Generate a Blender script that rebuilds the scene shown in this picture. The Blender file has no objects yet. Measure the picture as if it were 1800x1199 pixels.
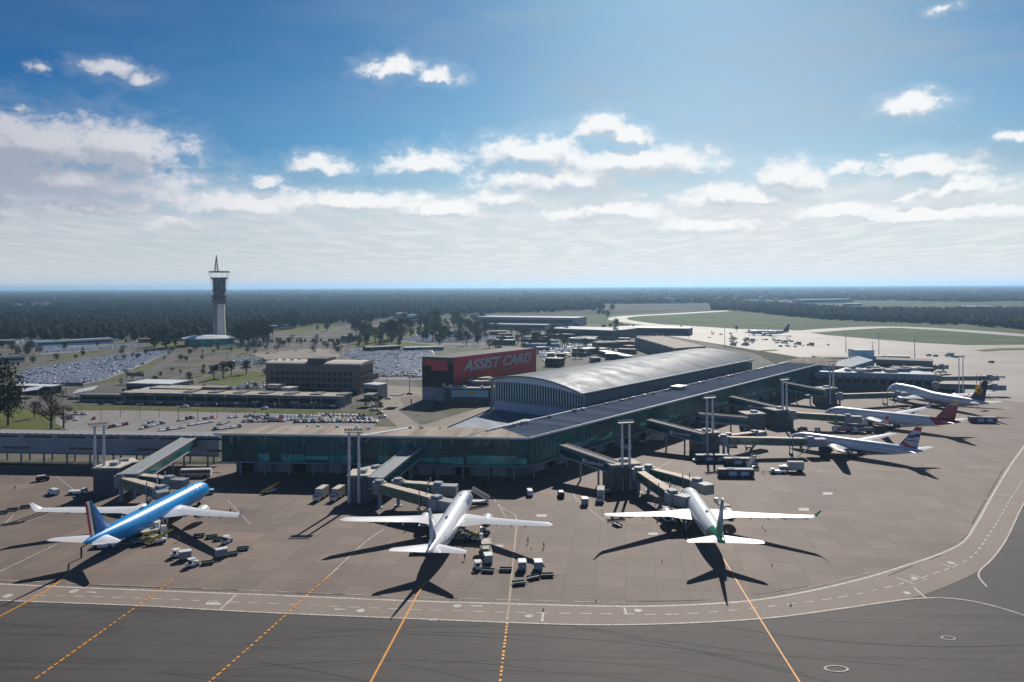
import bpy, bmesh, math, random
from mathutils import Vector, Matrix
import numpy as np
S = bpy.context.scene
R = math.radians
PI = math.pi
# ---------------------------------------------------------------- camera, sky, sun, exposure
F, HC, PY0, ROLL = 1400.0, 73.3, 502.8, R(0.29)      # focal length in pixels of an 1800 px wide frame, camera height
cam = bpy.data.objects.new('camera', bpy.data.cameras.new('camera'))
S.collection.objects.link(cam); S.camera = cam
cam.data.sensor_width = 36; cam.data.lens = F / 1800 * 36
cam.data.shift_y = -(599.5 - PY0) / 1800
cam.data.clip_start = 1; cam.data.clip_end = 90000
cam.matrix_world = Matrix.Translation((0, 0, HC)) @ Matrix.Rotation(PI / 2, 4, 'X') @ Matrix.Rotation(-ROLL, 4, 'Z')
S.view_settings.view_transform = 'Standard'; S.view_settings.look = 'None'
S.view_settings.gamma = 1; S.view_settings.use_curve_mapping = False
S.view_settings.exposure = 0.12
S.cycles.use_denoising = True
S.cycles.max_bounces = 5; S.cycles.diffuse_bounces = 2; S.cycles.glossy_bounces = 3
S.cycles.transmission_bounces = 3; S.cycles.volume_bounces = 0; S.cycles.transparent_max_bounces = 6
S.cycles.caustics_reflective = False; S.cycles.caustics_refractive = False
SUN_AZ, SUN_EL = R(13), R(33)
sd = bpy.data.lights.new('sun', 'SUN'); sd.energy = 4.9; sd.angle = R(0.5); sd.color = (1.0, .93, .84)
sun = bpy.data.objects.new('sun', sd); S.collection.objects.link(sun)
sun.rotation_euler = Vector((math.sin(SUN_AZ) * math.cos(SUN_EL), math.cos(SUN_AZ) * math.cos(SUN_EL), math.sin(SUN_EL))).to_track_quat('Z', 'Y').to_euler()
sun.location = (0, 0, 500)

def ae(px, py):
    u, v = px - 900, PY0 - 0.005 * (px - 900) - py
    return math.atan2(u, F), math.atan2(v, math.hypot(F, u))

W = bpy.data.worlds.new('World'); S.world = W; W.use_nodes = True
nt = W.node_tree; nt.nodes.clear()

class NG:                                             # tiny node-writing helper
    def __init__(s, t): s.t = t
    def n(s, typ, ins=None, **kw):
        d = s.t.nodes.new(typ)
        for k, v in kw.items(): setattr(d, k, v)
        for k, v in (ins or {}).items():
            if isinstance(v, bpy.types.NodeSocket): s.t.links.new(v, d.inputs[k])
            else: d.inputs[k].default_value = v
        return d
    def m(s, op, a, b=0.0, c=0.0, clamp=False):
        return s.n('ShaderNodeMath', {0: a, 1: b, 2: c}, operation=op, use_clamp=clamp).outputs[0]
    def vm(s, op, a, b=(0, 0, 0)):
        d = s.n('ShaderNodeVectorMath', {0: a, 1: b}, operation=op)
        return d.outputs[1] if op in ('LENGTH', 'DOT_PRODUCT') else d.outputs[0]
    def mix(s, f, a, b, typ='MIX'):
        d = s.n('ShaderNodeMix', data_type='RGBA', blend_type=typ, clamp_factor=True)
        for i, v in ((0, f), (6, a), (7, b)):
            if isinstance(v, bpy.types.NodeSocket): s.t.links.new(v, d.inputs[i])
            else: d.inputs[i].default_value = v if i == 0 else (tuple(v) + (1,))[:4]
        return d.outputs[2]
    def ramp(s, f, a, b, lo=0.0, hi=1.0, smooth=True):
        d = s.n('ShaderNodeMapRange', {0: f, 1: a, 2: b, 3: lo, 4: hi}, interpolation_type='SMOOTHSTEP' if smooth else 'LINEAR')
        return d.outputs[0]
    def noise(s, v, scale, detail=4, rough=.55, **k):
        d = s.n('ShaderNodeTexNoise', {'Vector': v, 'Scale': scale, 'Detail': detail, 'Roughness': rough}, **k)
        return d.outputs[0]

PUFFS = [(60, 265, 130, 48, 1), (200, 270, 100, 48, 1), (90, 315, 210, 48, 1), (0, 300, 120, 70, 1), (565, 290, 62, 20, .8), (470, 316, 28, 14, .8), (752, 287, 72, 22, 1),
 (695, 120, 52, 20, .85), (772, 136, 45, 15, .8), (185, 122, 42, 18, .62), (245, 138, 34, 15, .6), (72, 124, 17, 9, .6), (38, 188, 26, 10, .4),
 (1060, 224, 42, 24, 1), (1105, 238, 30, 15, 1), (945, 272, 108, 30, 1), (1110, 292, 130, 32, 1), (1010, 318, 160, 34, 1), (900, 345, 80, 26, .9), (1395, 316, 58, 26, 1),
 (1310, 346, 115, 22, .95), (1500, 296, 32, 14, .9), (1625, 299, 66, 24, 1), (1600, 188, 42, 18, 1), (1690, 332, 66, 20, .95), (1585, 344, 22, 8, .8), (1660, 10, 30, 10, .6), (1785, 238, 24, 9, .8), (1562, 270, 20, 7, .5),
 (1465, 372, 75, 14, .9), (1620, 376, 110, 15, .9), (1760, 372, 70, 12, .7), (420, 362, 130, 26, .85), (620, 352, 120, 20, .9), (770, 364, 110, 20, .9), (300, 392, 90, 12, .6), (150, 360, 140, 24, .8), (1060, 372, 150, 26, .8), (1250, 392, 140, 18, .7)]
g = bpy.data.node_groups.new('cloud_density', 'ShaderNodeTree')
g.interface.new_socket('V', in_out='INPUT', socket_type='NodeSocketVector')
g.interface.new_socket('D', in_out='OUTPUT', socket_type='NodeSocketFloat'); g.interface.new_socket('A', in_out='OUTPUT', socket_type='NodeSocketFloat')
h = NG(g); gi = g.nodes.new('NodeGroupInput'); go = g.nodes.new('NodeGroupOutput')
vin = gi.outputs[0]
wn = h.n('ShaderNodeTexNoise', {'Vector': vin, 'Scale': 26.0, 'Detail': 5.0, 'Roughness': .6}).outputs[1]
wn = h.vm('MULTIPLY', h.vm('SUBTRACT', wn, (.5, .5, .5)), (.07, .034, 0))
vw = h.vm('ADD', vin, wn)
acc = None
for (cx, cy, rx, ry, a) in PUFFS:
    az, el = ae(cx, cy)
    q = h.vm('MULTIPLY', h.vm('SUBTRACT', vw, (az, el, 0)), (F / rx / 1.12, F / ry / 1.12, 0))
    # flat cloud base: distance grows faster below the centre
    d = h.m('SUBTRACT', a + .22, h.vm('LENGTH', q))
    acc = d if acc is None else h.m('SMOOTH_MAX', acc, d, .3)
fine = h.m('SUBTRACT', h.noise(h.vm('MULTIPLY', vin, (1, 1.6, 0)), 44, 8, .6), .5)
lump = h.m('SUBTRACT', h.noise(h.vm('MULTIPLY', vin, (1, 1.9, 0)), 15, 3, .5), .5)
tot = h.m('ADD', acc, h.m('ADD', h.m('MULTIPLY', fine, 1.5), h.m('MULTIPLY', lump, .6)))
g.links.new(tot, go.inputs[0]); g.links.new(h.m('ADD', acc, h.m('ADD', h.m('MULTIPLY', fine, .55), h.m('MULTIPLY', lump, .6))), go.inputs[1])

w = NG(nt)
tc = w.n('ShaderNodeTexCoord').outputs['Generated']
sx = w.n('ShaderNodeSeparateXYZ', {0: tc})
X, Y, Z = sx.outputs
AZ = w.m('ARCTAN2', X, Y); EL = w.m('ARCSINE', Z)
V = w.n('ShaderNodeCombineXYZ', {0: AZ, 1: EL}).outputs[0]
sky = w.n('ShaderNodeTexSky', sky_type='NISHITA', sun_disc=False, sun_elevation=SUN_EL, sun_rotation=SUN_AZ, altitude=50, air_density=1.0, dust_density=0.9, ozone_density=2.2)
base = w.mix(1.0, sky.outputs[0], (.37, .64, .80), 'MULTIPLY')
base = w.mix(1.0, base, w.mix(w.ramp(AZ, -.6, .1), (.32, .66, .90), (1, 1, 1)), 'MULTIPLY')
def dens(off):
    e = w.n('ShaderNodeGroup', {}, node_tree=g)
    nt.links.new(w.vm('ADD', V, off), e.inputs[0]); return e
e0 = dens((0, 0, 0)); e1 = dens((.003, .014, 0)); D0, D1, A0, A1 = e0.outputs[0], e1.outputs[0], e0.outputs[1], e1.outputs[1]
soft = w.m('MULTIPLY', w.m('MAXIMUM', w.m('SUBTRACT', A1, A0), 0.0), 2.2)      # bottoms fade, tops stay crisp
cm = w.m('MAXIMUM', w.ramp(D0, -.1, w.m('ADD', soft, .72)), w.m('MULTIPLY', w.ramp(D0, -.6, .25), .16))
lit = w.ramp(w.m('ADD', w.m('MULTIPLY', A1, .8), w.m('MULTIPLY', w.m('SUBTRACT', A1, A0), .9)), .05, .8, 1.0, 0.0)
litc = w.mix(lit, (7.2, 7.9, 8.7), (11.8, 11.8, 11.8))
azf = w.ramp(AZ, -.62, -.15, .62, 1.0)
litc = w.mix(1.0, litc, w.n('ShaderNodeCombineColor', {0: azf, 1: azf, 2: w.m('POWER', azf, .8)}).outputs[0], 'MULTIPLY')
# thin high veil, streaked
vs = w.n('ShaderNodeCombineXYZ', {0: w.m('MULTIPLY', AZ, 2.0), 1: w.m('MULTIPLY', EL, 7.0)}).outputs[0]
veil = w.m('MULTIPLY', w.ramp(w.noise(vs, 1.7, 5, .6), .40, .75), w.ramp(AZ, -.35, .15, .12, .62))
base = w.mix(1.0, base, w.mix(w.ramp(EL, .12, .34), (1, 1, 1), (.66, .76, .84)), 'MULTIPLY')
base = w.mix(veil, base, (4.2, 5.3, 6.8))
glow = w.m('MULTIPLY', w.ramp(w.m('ABSOLUTE', w.m('SUBTRACT', AZ, .27)), 0.0, .36, .55, 0.0), w.ramp(EL, .05, .36, 1, .55))
base = w.mix(glow, base, (6.6, 7.7, 8.8))
# low stratocumulus bands towards the horizon
inv = w.m('DIVIDE', 1.0, w.m('ADD', w.m('MAXIMUM', EL, 0.0), .035))
bv = w.n('ShaderNodeCombineXYZ', {0: w.m('MULTIPLY', AZ, w.m('MULTIPLY', inv, 1.7)), 1: w.m('MULTIPLY', inv, .85)}).outputs[0]
bands = w.ramp(w.noise(bv, 1.35, 7, .6), .40, .66)
bmask = w.m('MULTIPLY', w.ramp(EL, .135, .09), w.ramp(EL, 0.0, .03, .35, 1))
hz = w.m('MAXIMUM', w.ramp(EL, .17, .0, 0.0, .95), w.ramp(w.m('ADD', EL, w.m('MULTIPLY', w.m('SUBTRACT', w.noise(vs, 3.0, 5, .6), .5), .09)), .14, .085, 0.0, .8))
horizon = w.mix(w.ramp(AZ, -.5, .2), (7.8, 8.2, 8.6), (9.3, 9.6, 9.7))
c1 = w.mix(hz, base, horizon)
c1 = w.mix(w.m('MULTIPLY', w.m('MULTIPLY', bands, bmask), .5), c1, w.mix(w.ramp(AZ, -.5, .1), (9.0, 9.0, 9.1), (11.6, 11.4, 11.2)))
c2 = w.mix(w.m('MULTIPLY', cm, .93), c1, litc)
c2 = w.mix(w.ramp(EL, .0, -.02), c2, (.6, .65, .7))
# sky behind is bluer and brightened to fill shaded sides; overhead dimmed for darker shadows
sky_gain = w.m('MULTIPLY', w.ramp(Y, .62, -.1, 1.0, 1.2), w.ramp(EL, .34, .8, 1.0, .22))
tnt = w.mix(w.ramp(Y, .62, -.1), (1, 1, 1), (.66, .86, 1.08))
c2 = w.mix(1.0, c2, w.mix(1.0, tnt, w.n('ShaderNodeCombineColor', {0: sky_gain, 1: sky_gain, 2: sky_gain}).outputs[0], 'MULTIPLY'), 'MULTIPLY')
bg = w.n('ShaderNodeBackground', {'Color': c2, 'Strength': 0.075})
w.n('ShaderNodeOutputWorld', {0: bg.outputs[0]})
try: W.cycles.sampling_method = 'MANUAL'; W.cycles.sample_map_resolution = 512
except Exception: pass

# ---------------------------------------------------------------- helpers
def G(px, py, h=0.0):                                 # pixel of the 1800 px photo -> point at height h
    a, b = px - 900, py - PY0
    c, s = math.cos(ROLL), math.sin(ROLL)
    u, v = a * c - b * s, a * s + b * c
    z = (HC - h) * F / v
    return Vector((u * z / F, z, h))
def link(o): S.collection.objects.link(o); return o
def tag(o, label=None, cat=None, group=None, kind=None):
    for k, v in (('label', label), ('category', cat), ('group', group), ('kind', kind)):
        if v: o[k] = v
    return o
def empty(name, loc, rz=0.0, label=None, cat=None, group=None):
    o = link(bpy.data.objects.new(name, None)); o.location = loc; o.rotation_euler = (0, 0, rz); o.empty_display_size = 1
    return tag(o, label, cat, group)
def copy_tree(o, loc=None, rz=None, label=None, group=None, parent=None, scale=None):
    c = o.copy(); link(c); c.parent = parent
    if parent is not None: c.matrix_parent_inverse = Matrix()
    if loc is not None: c.location = loc
    if rz is not None: c.rotation_euler = (0, 0, rz)
    if scale is not None: c.scale = (scale,) * 3
    if label: c['label'] = label
    if group: c['group'] = group
    for k in KIDS.get(o.name, []):
        copy_tree(k, parent=c)
    return c
KIDS = {}
class MB:
    def __init__(s): s.v = []; s.f = []; s.m = []
    def add(s, vs, fs, mi=0):
        b = len(s.v); s.v += [tuple(x) for x in vs]; s.f += [tuple(b + i for i in f) for f in fs]; s.m += [mi] * len(fs); return s
    def box(s, c, d, rz=0.0, mi=0, top=1.0, pitch=0.0):
        x, y, z = d[0] / 2, d[1] / 2, d[2] / 2
        P = []
        for k in (-1, 1):
            t = top if k > 0 else 1.0
            for a, b in ((-1, -1), (1, -1), (1, 1), (-1, 1)): P.append(Vector((a * x * t, b * y * t, k * z)))
        M = Matrix.Rotation(rz, 3, 'Z') @ Matrix.Rotation(pitch, 3, 'X')
        return s.add([M @ p + Vector(c) for p in P], [(3, 2, 1, 0), (4, 5, 6, 7), (0, 1, 5, 4), (1, 2, 6, 5), (2, 3, 7, 6), (3, 0, 4, 7)], mi)
    def beam(s, p0, p1, w, hgt, mi=0):                # rectangular beam between two points
        p0, p1 = Vector(p0), Vector(p1); d = (p1 - p0).normalized()
        x = d.cross(Vector((0, 0, 1)))
        if x.length < 1e-4: x = Vector((1, 0, 0))
        x.normalize(); y = x.cross(d).normalized(); x = x * w / 2; y = y * hgt / 2
        vs = [p + a * x + b * y for p in (p0, p1) for a, b in ((-1, -1), (1, -1), (1, 1), (-1, 1))]
        return s.add(vs, [(0, 1, 2, 3), (7, 6, 5, 4), (1, 0, 4, 5), (2, 1, 5, 6), (3, 2, 6, 7), (0, 3, 7, 4)], mi)
    def cyl(s, p0, p1, r0, r1=None, n=10, mi=0, caps=True):
        r1 = r0 if r1 is None else r1
        p0, p1 = Vector(p0), Vector(p1); d = (p1 - p0).normalized()
        x = d.orthogonal().normalized(); y = d.cross(x)
        vs = [p + (x * math.cos(2 * PI * i / n) + y * math.sin(2 * PI * i / n)) * r for p, r in ((p0, r0), (p1, r1)) for i in range(n)]
        fs = [(i, (i + 1) % n, n + (i + 1) % n, n + i) for i in range(n)]
        if caps: fs += [tuple(range(n - 1, -1, -1)), tuple(range(n, 2 * n))]
        return s.add(vs, fs, mi)
    def loft(s, rings, mi=0, cap=(True, True), closed=True):
        n = len(rings[0]); vs = [p for r in rings for p in r]; fs = []
        for k in range(len(rings) - 1):
            for i in range(n if closed else n - 1):
                j = (i + 1) % n; fs.append((k * n + i, k * n + j, (k + 1) * n + j, (k + 1) * n + i))
        if cap[0]: fs.append(tuple(range(n - 1, -1, -1)))
        if cap[1]: fs.append(tuple((len(rings) - 1) * n + i for i in range(n)))
        return s.add(vs, fs, mi)
    def prism(s, pts, z0, z1, mi=0, mtop=None, bottom=True):
        n = len(pts)
        A = sum(pts[i][0] * pts[(i + 1) % n][1] - pts[(i + 1) % n][0] * pts[i][1] for i in range(n))
        if A < 0: pts = pts[::-1]
        vs = [(p[0], p[1], z0) for p in pts] + [(p[0], p[1], z1) for p in pts]
        s.add(vs, [(i, (i + 1) % n, n + (i + 1) % n, n + i) for i in range(n)] + ([tuple(range(n - 1, -1, -1))] if bottom else []), mi)
        return s.add(vs[n:], [tuple(range(n))], mi if mtop is None else mtop)
    def sheet(s, pts, z, mi=0):
        n = len(pts); A = sum(pts[i][0] * pts[(i + 1) % n][1] - pts[(i + 1) % n][0] * pts[i][1] for i in range(n))
        if A < 0: pts = pts[::-1]
        return s.add([(p[0], p[1], z) for p in pts], [tuple(range(n))], mi)
    def build(s, name, mats, parent=None, smooth=False, world=False, base=True):
        me = bpy.data.meshes.new(name)
        vs = s.v; off = Vector((0, 0, 0))
        if parent is not None and world: off = Vector(parent.location)
        elif parent is None and base:
            xs, ys, zs = zip(*vs); off = Vector(((min(xs) + max(xs)) / 2, (min(ys) + max(ys)) / 2, min(zs)))
        if off.length: vs = [(a - off.x, b - off.y, c - off.z) for a, b, c in vs]
        me.from_pydata(vs, [], s.f)
        if not isinstance(mats, (list, tuple)): mats = [mats]
        for m in mats: me.materials.append(m)
        if len(mats) > 1: me.polygons.foreach_set('material_index', s.m)
        if smooth:
            me.polygons.foreach_set('use_smooth', [True] * len(s.f))
            try: me.set_sharp_from_angle(angle=R(35))
            except Exception: pass
        me.update()
        o = link(bpy.data.objects.new(name, me))
        if parent is not None: o.parent = parent; KIDS.setdefault(parent.name, []).append(o)
        elif base: o.location = off
        return o
def struct(name, mb, m):
    return tag(mb.build(name, m, base=False), kind='structure')

def mat(name, col, rough=.6, metal=0.0, var=.12, scale=.5, bump=0.0, spec=.5, stain=0.0, coat=0.0, col2=None, det=5, stretch=(1, 1, 1)):
    m = bpy.data.materials.new(name); m.use_nodes = True; t = NG(m.node_tree); t.t.nodes.clear()
    v = t.n('ShaderNodeTexCoord').outputs['Object']
    v = t.vm('MULTIPLY', v, stretch)
    n1 = t.noise(v, scale, det, .6)
    lo = tuple(c * (1 - var) for c in col); hi = tuple(min(1, c * (1 + var)) for c in col) if col2 is None else col2
    c = t.mix(t.ramp(n1, .3, .7), lo, hi)
    if stain:
        c = t.mix(t.m('MULTIPLY', t.ramp(t.noise(v, scale * .23, 6, .65), .5, .72), stain), c, tuple(x * .45 for x in col))
    p = t.n('ShaderNodeBsdfPrincipled', {'Base Color': c, 'Roughness': rough, 'Metallic': metal, 'Specular IOR Level': spec if rough < .6 else spec * .35, 'Coat Weight': coat, 'Coat Roughness': .2})
    if bump:
        b = t.n('ShaderNodeBump', {'Height': t.noise(v, scale * 6, 3), 'Strength': bump, 'Distance': .05})
        t.t.links.new(b.outputs[0], p.inputs['Normal'])
    t.n('ShaderNodeOutputMaterial', {0: p.outputs[0]})
    m['_g'] = 1
    return m
def custom(name, fn):                                # fn(t) returns colour socket, roughness, extra dict
    m = bpy.data.materials.new(name); m.use_nodes = True; t = NG(m.node_tree); t.t.nodes.clear()
    c, ins = fn(t)
    d = {'Base Color': c}; d.update(ins)
    p = t.n('ShaderNodeBsdfPrincipled', d); t.n('ShaderNodeOutputMaterial', {0: p.outputs[0]})
    return m
def smooth_line(P, step=4.0):
    P = [Vector((p[0], p[1], 0)) for p in P]
    if len(P) < 3: return P
    Q = [P[0] * 2 - P[1]] + P + [P[-1] * 2 - P[-2]]; out = []
    for i in range(1, len(Q) - 2):
        a, b, c, d = Q[i - 1:i + 3]; n = max(2, min(24, int((c - b).length / step)))
        for k in range(n):
            t = k / n
            out.append(.5 * ((2 * b) + (c - a) * t + (2 * a - 5 * b + 4 * c - d) * t * t + (3 * b - a - 3 * c + d) * t ** 3))
    return out + [P[-1]]
def ribbon(mb, P, wd, z, mi=0, dash=None):
    if dash is None:
        L = []
        for i, p in enumerate(P):
            d = (P[min(i + 1, len(P) - 1)] - P[max(i - 1, 0)]).normalized(); nrm = Vector((-d.y, d.x, 0)) * wd / 2
            L.append((p + nrm, p - nrm))
        for a, b in zip(L, L[1:]):
            mb.add([(q.x, q.y, z) for q in (a[1], b[1], b[0], a[0])], [(0, 1, 2, 3)], mi)
        return
    on, off = dash; t = 0.0; seg = []
    # walk the line
    pts = []; 
    for a, b in zip(P, P[1:]):
        n = max(1, int((b - a).length / .5)); pts += [a.lerp(b, k / n) for k in range(n)]
    cur = []; dist = 0.0
    for a, b in zip(pts, pts[1:]):
        ph = dist % (on + off)
        if ph < on: cur = cur or [a]; cur.append(b)
        elif cur: ribbon(mb, [cur[0], cur[-1]], wd, z, mi); cur = []
        dist += (b - a).length
def pxline(pts, smooth=True):
    P = [G(*p) for p in pts]
    for p in P: p.z = 0
    return smooth_line(P) if smooth else P
def pxpoly(pts): return [G(*p) for p in pts]

# ---------------------------------------------------------------- materials
def m_apron(t):
    v = t.n('ShaderNodeTexCoord').outputs['Object']
    v = t.n('ShaderNodeMapping', {0: v, 2: (0, 0, R(8))}).outputs[0]
    br = t.n('ShaderNodeTexBrick', {'Vector': v, 'Color1': (.85, .85, .87, 1), 'Color2': (1.13, 1.11, 1.09, 1), 'Mortar': (.55, .54, .53, 1), 'Scale': 1.0, 'Mortar Size': .09, 'Mortar Smooth': .3, 'Bias': .0, 'Brick Width': 7.5, 'Row Height': 7.5}, offset=0.0)
    br2 = t.n('ShaderNodeTexBrick', {'Vector': v, 'Color1': (.9, .9, .92, 1), 'Color2': (1.07, 1.06, 1.04, 1), 'Mortar': (.98, .98, .98, 1), 'Scale': 1.0, 'Mortar Size': .01, 'Bias': -.1, 'Brick Width': 30, 'Row Height': 22.5}, offset=.37)
    c = t.mix(t.ramp(t.noise(v, .012, 6, .6), .3, .7), (.165, .13, .111), (.215, .17, .146))
    c = t.mix(.85, c, br.outputs[0], 'MULTIPLY'); c = t.mix(1.0, c, br2.outputs[0], 'MULTIPLY')
    vs = t.vm('MULTIPLY', v, (1.0, .16, 1))
    c = t.mix(t.m('MULTIPLY', t.ramp(t.noise(vs, .09, 7, .7), .5, .78), .42), c, (.1, .084, .076))
    c = t.mix(t.m('MULTIPLY', t.ramp(t.noise(v, .035, 8, .75), .55, .74), .5), c, (.085, .072, .066))
    c = t.mix(t.m('MULTIPLY', t.ramp(t.noise(v, .6, 5, .7), .62, .8), .35), c, (.33, .285, .255))
    return c, {'Roughness': .8, 'Specular IOR Level': .28}
def m_asph(t):
    v = t.n('ShaderNodeTexCoord').outputs['Object']
    c = t.mix(t.ramp(t.noise(v, .018, 6, .6), .3, .72), (.052, .049, .05), (.076, .071, .07))
    s1 = t.vm('MULTIPLY', t.n('ShaderNodeMapping', {0: v, 2: (0, 0, R(4))}).outputs[0], (.035, 1, 1))
    c = t.mix(t.m('MULTIPLY', t.ramp(t.noise(s1, .42, 6, .62), .47, .7), .8), c, (.034, .032, .034))
    s2 = t.vm('MULTIPLY', t.n('ShaderNodeMapping', {0: v, 2: (0, 0, R(-30))}).outputs[0], (.03, 1, 1))
    c = t.mix(t.m('MULTIPLY', t.ramp(t.noise(s2, .5, 6, .62), .53, .7), .6), c, (.036, .034, .036))
    c = t.mix(t.m('MULTIPLY', t.ramp(t.noise(v, 1.5, 4, .7), .5, .8), .25), c, (.095, .09, .09))
    c = t.mix(t.m('MULTIPLY', t.ramp(t.noise(v, .05, 6, .7), .6, .7), .3), c, (.025,.025,.027))
    return c, {'Roughness': .8, 'Specular IOR Level': .3}
def m_band(t):
    c, d = m_apron(t); return t.mix(.5, c, (.3, .245, .215)), d
def m_farcon(t):
    v = t.n('ShaderNodeTexCoord').outputs['Object']
    c = t.mix(t.ramp(t.noise(v, .008, 6, .6), .3, .7), (.22, .195, .18), (.30, .27, .25))
    c = t.mix(t.m('MULTIPLY', t.ramp(t.noise(v, .03, 7, .7), .52, .75), .5), c, (.12, .105, .1))
    return c, {'Roughness': .72, 'Specular IOR Level': .28}
def m_ground(t):
    v = t.n('ShaderNodeTexCoord').outputs['Object']
    c = t.mix(t.ramp(t.noise(v, .0009, 5, .6), .35, .65), (.035, .04, .03), (.07, .078, .05))
    c = t.mix(t.m('MULTIPLY', t.ramp(t.noise(t.vm('MULTIPLY', v, (1, 1, 1)), .0022, 3, .5), .58, .62), .6), c, (.13, .12, .09))
    c = t.mix(t.m('MULTIPLY', t.ramp(t.noise(v, .03, 5, .7), .5, .7), .5), c, (.02, .026, .018))
    return c, {'Roughness': .95, 'Specular IOR Level': .1}
def m_grass(t):
    v = t.n('ShaderNodeTexCoord').outputs['Object']
    c = t.mix(t.ramp(t.noise(v, .02, 6, .65), .3, .7), (.075, .095, .022), (.13, .155, .04))
    c = t.mix(t.m('MULTIPLY', t.ramp(t.noise(v, .05, 6, .7), .45, .7), .75), c, (.115, .1, .06))
    return c, {'Roughness': .95, 'Specular IOR Level': .1}
def m_field(t):
    v = t.n('ShaderNodeTexCoord').outputs['Object']
    c = t.mix(t.ramp(t.noise(v, .006, 6, .65), .3, .7), (.055, .085, .034), (.09, .125, .052))
    c = t.mix(t.m('MULTIPLY', t.ramp(t.noise(v, .004, 6, .7), .5, .72), .6), c, (.085, .07, .05))
    return c, {'Roughness': .95, 'Specular IOR Level': .1}
def m_land(t):
    v = t.n('ShaderNodeTexCoord').outputs['Object']
    c = t.mix(t.ramp(t.noise(v, .01, 6, .65), .3, .7), (.085, .08, .073), (.18, .158, .138))
    c = t.mix(t.m('MULTIPLY', t.ramp(t.noise(v, .02, 6, .7), .44, .6), .85), c, (.045, .058, .022))
    return c, {'Roughness': .9, 'Specular IOR Level': .2}
M = {}
for k, fn in dict(apron=m_apron, asphalt=m_asph, band=m_band, farcon=m_farcon, ground=m_ground, grass=m_grass, field=m_field, land=m_land).items(): M[k] = custom(k, fn)
for k, a in dict(
    road=((.115, .115, .12), .9), lot=((.24, .23, .225), .9), paving=((.25, .22, .19), .85), kerb=((.5, .48, .45), .8),
    line_white=((.74, .73, .71), .6), line_orange=((.75, .34, .035), .6), line_pale=((.38, .32, .26), .8), line_dark=((.035, .035, .038), .8), line_red=((.35, .05, .04), .7),
    white=((.7, .71, .72), .35), cream=((.55, .51, .45), .85), beige_roof=((.4, .36, .32), .9), concrete=((.3, .28, .26), .9), dark_concrete=((.12, .12, .125), .75),
    steel=((.3, .33, .37), .65), dark=((.03, .032, .035), .7), black=((.012, .012, .013), .6), grey=((.28, .29, .3), .6), mid=((.16, .17, .18), .6),
    brown=((.2, .145, .115), .75), tyre=((.014, .014, .015), .8), yellow=((.7, .5, .03), .5), green=((.02, .22, .08), .35), blue=((.01, .09, .3), .3), navy=((.01, .022, .075), .3),
    red=((.5, .02, .03), .4), orange=((.7, .2, .03), .5), skin=((.45, .26, .18), .6), hivis=((.55, .75, .04), .6), cloth=((.04, .05, .07), .8),
    trunk=((.11, .085, .065), .9), lightblue=((.35, .55, .7), .4), brick=((.3, .14, .1), .8), gravel=((.2, .17, .15), .95)).items():
    M[k] = mat(k, a[0], a[1], var=.13, scale=.35 if k in ('road', 'lot', 'paving', 'beige_roof', 'concrete', 'gravel') else .8, stain=.35 if k in ('road', 'lot', 'paving', 'beige_roof', 'concrete', 'cream', 'gravel') else .12)
M['line_white_worn'] = mat('line_white_worn', (.5, .47, .44), .7, var=.3, scale=1.2, stain=.6)
M['line_orange'] = mat('line_orange', (.72, .3, .03), .6, var=.2, scale=1.0, stain=.35)
M['letter'] = mat('letter', (.47, .49, .53), .6)
M['glass'] = mat('glass', (.004, .04, .042), .12, scale=.05, spec=.3, col2=(.025, .18, .165))
M['teal_panel'] = mat('teal_panel', (.06, .44, .36), .2, var=.5, scale=.15)
M['car_glass'] = mat('car_glass', (.01, .013, .016), .08, spec=.9)
M['chrome'] = mat('chrome', (.6, .6, .6), .2, metal=.9)
M['pole'] = mat('pole', (.55, .57, .6), .4, metal=.3)
def seam(name, col, step, ang, rough, metal, dark=.6, spec=.0):
    def fn(t):
        v = t.n('ShaderNodeTexCoord').outputs['Object']
        q = t.n('ShaderNodeMapping', {0: v, 2: (0, 0, ang)}).outputs[0]
        x = t.n('ShaderNodeSeparateXYZ', {0: q}).outputs[0]
        fr = t.m('FRACT', t.m('DIVIDE', x, step))
        ln = t.ramp(fr, 0, .12, dark, 1)
        big = t.noise(t.vm('MULTIPLY', q, (1.0 / step, .02, .02)), .6, 3)
        c = t.mix(t.ramp(big, .3, .7), tuple(a * .75 for a in col), tuple(min(1, a * 1.2) for a in col))
        c = t.mix(t.m('MULTIPLY', t.ramp(t.noise(v, .06, 6, .7), .5, .75), .35), c, tuple(a * .45 for a in col))
        c = t.mix(t.m('SUBTRACT', 1.0, ln), c, tuple(a * .4 for a in col))
        return c, {'Roughness': t.ramp(t.noise(q, .1, 4), .3, .7, rough * .85, rough * 1.2), 'Metallic': metal, 'Specular IOR Level': spec}
    return custom(name, fn)
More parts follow.
